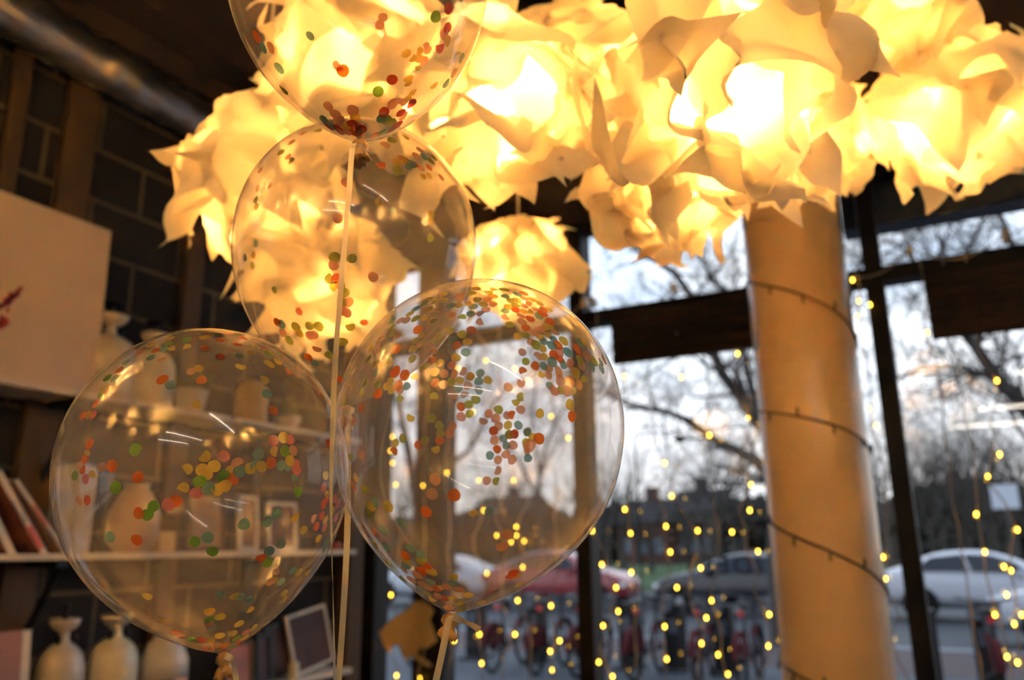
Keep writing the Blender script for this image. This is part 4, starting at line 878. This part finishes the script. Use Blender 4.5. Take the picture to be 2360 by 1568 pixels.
def tree_at(name, lab, trunk, rad, limbs, seed, y, lev=4):
    """trunk and limbs as polylines through the places where the picture shows them, all at distance y"""
    rnd = random.Random(seed); q = MB()
    P = [Vector((at_y(a_, b_, y).x, y, at_y(a_, b_, y).z)) for a_, b_ in trunk]; base = Vector((P[0].x, y, G)); P = [base] + P
    q.tube(P, [rad * (1.15 - .6 * i / (len(P) - 1)) for i in range(len(P))], 10)
    for li, (pl, lr) in enumerate(limbs):
        pp = [at_y(a_, b_, y + (.8 * math.sin(li * 2 + i * .5))) for i, (a_, b_) in enumerate(pl)]
        q.tube(pp, [lr * (1 - .65 * i / (len(pp) - 1)) for i in range(len(pp))], 7, cap=False)
        for i in range(len(pp)):
            for k in range(2 if i < len(pp) - 1 else 3):
                dd = (pp[min(i + 1, len(pp) - 1)] - pp[max(i - 1, 0)]).normalized(); sd = Vector((rnd.uniform(-1, 1), rnd.uniform(-.8, .8), rnd.uniform(-.7, 1))).normalized()
                grow(q, pp[i], dd * .6 + sd, y * .075 * rnd.uniform(.7, 1.2), lr * .33 * (1 - .5 * i / len(pp)), lev, rnd, 4, 3, .75, 3)
    tag(q.build(name, M_bark, origin=base), lab, 'tree')
tree_at('bare_tree', 'big bare plane tree standing behind the pillar with limbs reaching left', [(1800, 1290), (1795, 1150), (1770, 1000)], .26, [
    ([(1785, 1110), (1740, 1060), (1690, 1035), (1640, 1010), (1590, 970), (1530, 948), (1450, 938)], .13),
    ([(1770, 1000), (1735, 960), (1700, 905), (1665, 862), (1640, 800), (1625, 740), (1598, 690), (1555, 630), (1500, 595), (1440, 560), (1400, 548)], .13),
    ([(1770, 1010), (1740, 920), (1720, 850), (1700, 700), (1640, 640), (1600, 560), (1590, 500)], .09),
    ([(1740, 960), (1700, 860), (1600, 800), (1500, 860), (1440, 900)], .05),
    ([(1790, 1000), (1850, 860), (1930, 780), (1985, 600), (2020, 540)], .08)], 3, 15.5)
tree_at('bare_tree', 'bare plane tree beyond the right edge with a thick limb slanting up to the left', [(2480, 1290), (2450, 1100)], .24, [
    ([(2450, 1100), (2400, 990), (2350, 925), (2295, 870), (2250, 800), (2215, 760), (2190, 700), (2160, 620)], .14),
    ([(2330, 900), (2260, 860), (2190, 845), (2120, 850), (2070, 870)], .05),
    ([(2250, 800), (2280, 680), (2230, 580), (2260, 520), (2280, 470)], .06),
    ([(2440, 1000), (2420, 800), (2370, 640), (2330, 560), (2300, 480)], .10),
    ([(2190, 700), (2130, 640), (2080, 570), (2040, 560)], .045)], 12, 13.5)
tree_at('bare_tree', 'bare tree seen through the lower right balloon beside the door post', [(985, 1290), (955, 1120), (935, 1010)], .17, [
    ([(935, 1010), (920, 940), (900, 880), (880, 800)], .09), ([(960, 1130), (990, 1040), (1040, 960), (1070, 880), (1090, 780)], .07), ([(1000, 1100), (1080, 1040), (1120, 960), (1160, 900), (1250, 850)], .06)], 21, 17)
tree_at('bare_tree', 'slender bare tree behind the middle of the lower right balloon', [(1250, 1285), (1240, 1120)], .13, [
    ([(1240, 1120), (1260, 1020), (1300, 940), (1310, 860)], .07), ([(1240, 1150), (1190, 1050), (1150, 1010), (1130, 920)], .06), ([(1245, 1100), (1225, 980), (1235, 880), (1220, 780)], .05)], 27, 24)
random.seed(77)
def far_tree_mesh(seed, H, levs=5):
    rnd = random.Random(seed); q = MB(); q.tube([(0, 0, 0), (0, 0, H * .2)], [H * .022, H * .016], 6)
    for k in range(6): grow(q, Vector((0, 0, H * (.12 + .03 * k))), Vector((rnd.uniform(-.7, .7), rnd.uniform(-.7, .7), 1.0)), H * .33, H * .009, levs - 1, rnd, 4, 3, .65, 3)
    o = q.build('far_bare_tree', M_bark); return o
protos = [far_tree_mesh(41 + k, 11 + k * 2) for k in range(3)]; used = [False] * 3
FT = [(1400, 62, 1.0, 0), (1470, 75, .95, 1), (1650, 68, 1.05, 2), (1715, 55, 1.05, 0), (1335, 58, .85, 1), (1180, 66, .9, 2), (1080, 60, .85, 0), (1010, 70, 1, 1), (900, 58, .85, 2),
      (1975, 60, .95, 0), (2080, 58, 1.0, 1), (2110, 62, .95, 2), (2175, 72, 1.1, 0), (2235, 60, 1.05, 1), (2290, 66, 1.0, 2), (2340, 56, 1.05, 0), (2400, 60, 1.1, 1), (1560, 90, .8, 1), (1850, 70, 1, 2), (1270, 80, 1, 1), (1435, 50, .72, 2), (1500, 52, .62, 0), (1590, 50, .60, 1), (1640, 48, .66, 0), (1690, 47, .72, 2), (1375, 49, .7, 1), (1140, 52, .7, 0), (1220, 50, .72, 1), (960, 48, .7, 2), (2150, 50, .72, 1), (2210, 52, .75, 2), (2265, 48, .7, 0), (2320, 50, .72, 1), (2050, 49, .7, 2)]
PT = {}
for i, (px_, y_, sc, k) in enumerate(FT):
    o = protos[k] if not used[k] else protos[k].copy()
    if used[k]: COL.objects.link(o)
    used[k] = True
    p = at_y(px_, 1262, y_); o.location = (p.x, y_, G); o.scale = (sc * 1.1, sc * 1.1, sc); o.rotation_euler.z = i * 1.3
    where = 'seen through the lower right balloon' if px_ < 1350 else ('between the mullion and the pillar' if px_ < 1900 else 'right of the pillar')
    PT.setdefault(where, []).append((px_, o))
NTH = ['leftmost', 'second', 'third', 'fourth', 'fifth', 'sixth', 'seventh', 'eighth', 'ninth', 'tenth', 'eleventh', 'twelfth', 'thirteenth', 'fourteenth']
for where, L_ in PT.items():
    for i_, (_, o) in enumerate(sorted(L_, key=lambda w: w[0])):
        tag(o, 'bare grey park tree %s, %s' % (where, 'leftmost' if i_ == 0 else 'rightmost' if i_ == len(L_) - 1 else NTH[i_] + ' from the left'), 'tree', 'far park trees ' + where)
# dark hedge and evergreens behind the lawn
M_hedge = mat('hedge_dark', (.010, .011, .008), .95, noise_amt=.5, noise_scale=.8)
def bushy(px_, y_, w, h, sd, lab):
    p = at_y(px_, 1270, y_); q = MB(); bm = bmesh.new(); bmesh.ops.create_icosphere(bm, subdivisions=5, radius=1)
    for v in bm.verts:
        n_ = 1 + .42 * noise.noise(v.co * 2.2 + Vector((sd, 0, 0))) + .16 * noise.noise(v.co * 6 + Vector((sd, 0, 0))) + .22 * noise.noise(v.co * 17) + .14 * noise.noise(v.co * 40)
        v.co = Vector((v.co.x * w * n_, v.co.y * w * .5 * n_, max(-.9, v.co.z * n_) * h * .36 + h * .32))
    me = bpy.data.meshes.new('park_bush'); bm.to_mesh(me); bm.free(); me.materials.append(M_hedge); o = bpy.data.objects.new('park_bush', me); COL.objects.link(o); o.location = (p.x, y_, G); tag(o, lab, 'bush')
for i, (px_, y_, w, h, lab) in enumerate([(1440, 88, 6, 8.5, 'dark evergreen bush left of the far houses'), (1700, 84, 6, 9, 'dark evergreen bush behind the navy car roof'), (1600, 98, 7, 8, 'wide dark bush in the middle distance between mullion and pillar'), (1060, 86, 8, 8, 'dark bush seen through the left half of the lower right balloon'), (1230, 84, 8, 8.5, 'dark bush seen through the right half of the lower right balloon'), (900, 84, 6, 8, 'dark bush at the far left of the window'), (2090, 84, 6, 8, 'dark bush just right of the right mullion'), (2200, 80, 7, 9, 'dark bush above the white saloon car'), (2330, 82, 8, 9.5, 'dark bush behind the pale road sign'), (1350, 90, 6, 7.5, 'dark bush behind the window mullion')]):
    bushy(px_, y_, w, h, i * 3.7, lab)
# far brick houses
M_brick = mat('far_brick', (.085, .036, .028), .9, noise_amt=.2, noise_scale=2); M_stone = mat('far_stone', (.075, .062, .053), .9); M_roof = mat('far_slate', (.022, .022, .025), .8); M_win = mat('far_window', (.11, .14, .18), .4)
def house(px0, px1, y, h, m, lab, wins):
    x0, x1 = at_y(px0, 1262, y).x, at_y(px1, 1262, y).x; t = empty('far_house', ((x0 + x1) / 2, y, G)); tag(t, lab, 'house')
    q = MB(); q.box(x0, x1, y, y + 8, G, G + h); q.build('walls', m, t)
    q = MB(); q.add([(x0 - .3, y - .3, G + h), (x1 + .3, y - .3, G + h), (x1 + .3, y + 8.3, G + h), (x0 - .3, y + 8.3, G + h), (x0, y + 4, G + h + 2.4), (x1, y + 4, G + h + 2.4)], [(0, 1, 5, 4), (2, 3, 4, 5), (0, 4, 3), (1, 2, 5), (0, 3, 2, 1)]); q.build('roof', M_roof, t)
    q = MB(); xm = (x0 + x1) / 2; q.box(xm - .6, xm + .6, y + 3.6, y + 4.4, G + h + 1.8, G + h + 3.6); q.build('chimney', m, t)
    for i in range(wins):
        for z in (1.0, 3.8):
            if z + 1.6 > h: continue
            xc = x0 + (x1 - x0) * (i + .5) / wins; q = MB(); q.box(xc - .55, xc + .55, y - .06, y + .02, G + z, G + z + 1.4); q.build('window', M_win, t)
house(1425, 1535, 76, 3.9, M_brick, 'red brick house far across the park beside the mullion', 3)
house(1545, 1660, 80, 4.9, M_stone, 'grey brown house far across the park behind the window letters', 3)
house(2130, 2300, 92, 5.2, M_brick, 'dark red brick house far behind the white saloon car', 4)
house(1080, 1220, 88, 5.6, M_stone, 'grey house far behind the lower right balloon', 3)
